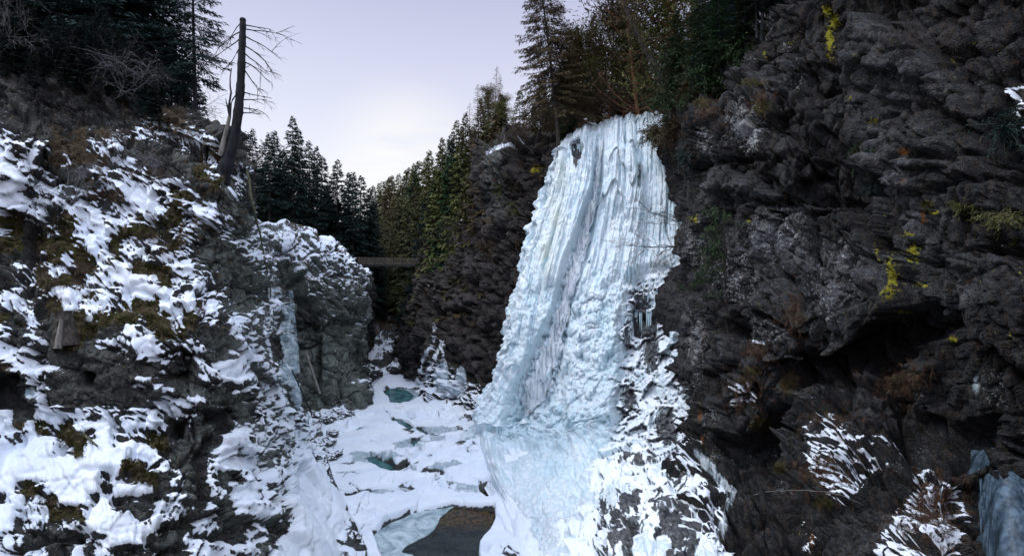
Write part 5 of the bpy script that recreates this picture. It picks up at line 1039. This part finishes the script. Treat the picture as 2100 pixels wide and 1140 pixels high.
for s_ in (-.78, .78):
    b = Buf()
    for k in range(6): h_ = .12 + .19 * k; bx(b, A0 + sv * s_ + (0, 0, h_), A1 + sv * s_ + (0, 0, h_), .035, .085)
    b.v = [x - mid_ for x in b.v]; b.obj('railing', M_wood, br, False)
    for k in range(8):
        c = A0 + dv * (Lb * k / 7) + sv * (s_ * 1.07); b = Buf(); bx(b, c - (0, 0, .3), c + (0, 0, 1.18), .09, .09); b.v = [x - mid_ for x in b.v]; b.obj('post', M_steel, br, False)
# lookout fence on the knoll and the path railing running down to the bridge
def fence(L, label, nrail, hh, name='wooden_fence', per=1.4, board=.12):
    p = pts3(L); root = empty(name, p.mean(0)); tag(root, label, 'fence'); o0 = p.mean(0)
    b = Buf()
    for a, c in zip(p[:-1], p[1:]):
        for k in range(nrail): h_ = .12 + (hh - .15) * k / (nrail - 1); bx(b, a + (0, 0, h_), c + (0, 0, h_), .03, board)
    b.v = [x - o0 for x in b.v]; b.obj('boards', M_wood, root, False)
    for a, c in zip(p[:-1], p[1:]):
        n_ = max(1, int(np.linalg.norm(c - a) / per))
        for k in range(n_ + 1):
            q = a + (c - a) * k / n_ + np.array((.0, .06, 0)); b = Buf(); bx(b, q - (0, 0, .3), q + (0, 0, hh + .05), .09, .09); b.v = [x - o0 for x in b.v]; b.obj('post', M_wood, root, False)
fence([(566,474,70),(582,473,66.5),(606,477,66.5),(620,480,69)], 'small plank fence around the snowy lookout knoll', 6, 1.05)
fence([(624,479,69.5),(650,492,71.5),(668,503,74)], 'low railing running down from the lookout towards the footbridge', 3, .7, 'path_railing', 1.6, .07)

# ------------------------------------------------------------------ boulders with snow caps
def boulder(L, s, seed, label, group, mat=M_left, caps=.0):
    c = P(*L); nu_, nv_ = 40, 26; th = np.linspace(0, 2 * math.pi, nu_); ph = np.linspace(.001, math.pi - .001, nv_); T_, Ph = np.meshgrid(th, ph)
    u = np.stack([np.sin(Ph) * np.cos(T_), np.sin(Ph) * np.sin(T_), np.cos(Ph)], -1); q = u * np.array(s) + seed * 3.7; m_ = min(s)
    v_ = u * np.array(s) * (1 + .22 * fbm(q, m_ * 1.4, 3, seed) + (facet(q, m_ * .9, seed, 1., .1) + facet(q, m_ * .4, seed + 1, 1., .12))[..., None][..., 0] / m_ * .6)[..., None]
    v_[:, -1] = v_[:, 0]; n_ = normals(v_); n_ *= np.sign((n_ * u).sum(-1))[..., None]
    A = np.zeros(v_.shape[:2] + (4,)); A[..., 0] = .5 + 1.1 * (n_[..., 2] - .55) + caps + .15 * fbm(v_ + seed, m_ * .6, 3, seed); A[..., 2] = .35
    o = grid_mesh('boulder', v_, mat, A, np.zeros(A.shape), flip=False); o.location = c; tag(o, label, 'boulder', group); return o
bb = []
for i in range(26):
    y = TR.uniform(818, 945); x = np.interp(y, [818, 860, 900, 945], [700, 655, 640, 655]) + TR.uniform(-22, 48); bb.append((x, y, TR.uniform(.25, .8)))
bb.sort(key=lambda t: t[0])
for i, (x, y, s_) in enumerate(bb):
    d = (CZ - .25) * F / (y - HY); boulder((x, y, d), (s_ * 1.2, s_, s_ * .65), 200 + i, f'{ordn(i)} from the left among the snow-capped boulders below the left buttress', 'snow-capped boulders along the left shore')
bb = sorted([(x, y, TR.uniform(.6, 1.6)) for x, y in ((758,712),(775,705),(790,716),(808,712),(765,728),(784,726),(800,700),(815,725),(752,700),(822,740),(770,690),(795,690),(750,765),(742,780),(735,795),(812,755))])
for i, (x, y, s_) in enumerate(bb):
    d = np.interp(y, [690, 700, 740, 800], [113, 106, 88, 66]); d = min(d, 108); boulder((x, y, d), (s_ * 1.3, s_, s_ * .7), 240 + i, f'{ordn(i)} from the left among the snowy boulders at the gorge mouth under the footbridge', 'snowy boulders under the footbridge', M_mid, .05)
for i, (x, y, s_, tx) in enumerate(((620,1180,3.4,'big smooth snow mound at the foot of the left cliff'),)):
    pass

# ------------------------------------------------------------------ withered grass hanging from the ledges: uncountable, one object per bank
def grass(name, specs, mat, label, seed=1, ln=.3, wd=.012):
    rs = np.random.RandomState(seed); V_, F_ = [], []; k = 0
    for sh, w_, cntb, l_ in specs:
        v_, n_ = SHEETS[sh][0], face_cam(SHEETS[sh][0], SHEETS[sh][1]); pr = np.clip(w_(*proj(v_), SHEETS[sh]), 0, None); pr = (pr * (np.abs(n_).sum(-1) > 0)).ravel(); pr = pr * np.repeat(1, len(pr)); pr /= pr.sum()
        tuft = rs.choice(len(pr), cntb // 14, p=pr); idx = np.repeat(tuft, 14); o = v_.reshape(-1, 3)[idx] + rs.normal(size=(len(idx), 3)) * .035; nn_ = n_.reshape(-1, 3)[idx]
        tn = np.repeat(rs.normal(size=(len(tuft), 3)) * .35, 14, 0); d = nn_ * .7 + np.array((.1, 0, -.25)) + tn + rs.normal(size=o.shape) * .3; d /= np.linalg.norm(d, axis=1, keepdims=True); L_ = l_ * rs.uniform(.4, 1.2, len(o)); W_ = wd * l_ / .3 * rs.uniform(.6, 1.3, len(o))
        s = np.cross(d, rs.normal(size=o.shape)); s /= np.linalg.norm(s, axis=1, keepdims=True) + 1e-9
        mid = o + d * (L_ * .55)[:, None]; tip = o + d * (L_ * .8)[:, None]; tip[:, 2] -= L_ * .45
        vv = np.stack([o - s * W_[:, None] * .5, o + s * W_[:, None] * .5, mid + s * W_[:, None] * .4, tip, mid - s * W_[:, None] * .4], 1)
        m_ = len(o); i = np.arange(m_)[:, None] * 5 + k; f1 = np.concatenate([i, i + 1, i + 2, i + 4], 1); f2 = np.concatenate([i + 4, i + 2, i + 3, i + 3], 1)[:, :4]
        V_.append(vv.reshape(-1, 3)); F_.append(f1); F_.append(np.concatenate([i + 2, i + 3, i + 3, i + 4], 1) * 0 + np.concatenate([i + 4, i + 2, i + 3, i + 3], 1)); k += m_ * 5
    V_ = np.concatenate(V_); f = [tuple(a) if a[2] != a[3] else tuple(a[:3]) for a in np.concatenate(F_).tolist()]
    me = bpy.data.meshes.new(name); me.from_pydata(V_.tolist(), [], f); me.materials.append(mat); o_ = bpy.data.objects.new(name, me); C.objects.link(o_); tag(o_, label, 'grass', kind='stuff')
def wl(px_, py_, sh): return (sh[3][..., 3] > .3) * sh[3][..., 3] + .7 * (sh[2][..., 1] > .4) * (sh[2][..., 0] < .5) + .05 * (sh[2][..., 0] < .45) * (py_ < 700)
def wr(px_, py_, sh): return sh[3][..., 3] ** 2 * (px_ > 1380)
def wm(px_, py_, sh): return (sh[3][..., 3] > .3) * sh[3][..., 3]
grass('grass', [('cliff_left_near', wl, 42000, .32), ('cliff_left_far', wm, 6000, .5)], M_grass, 'withered tan grass hanging from the ledges of the left bank', 3)
grass('grass', [('cliff_right', wr, 34000, .38), ('cliff_mid', wm, 12000, .7)], M_grassr, 'rusty dry grass and litter clinging to the right cliffs', 4)
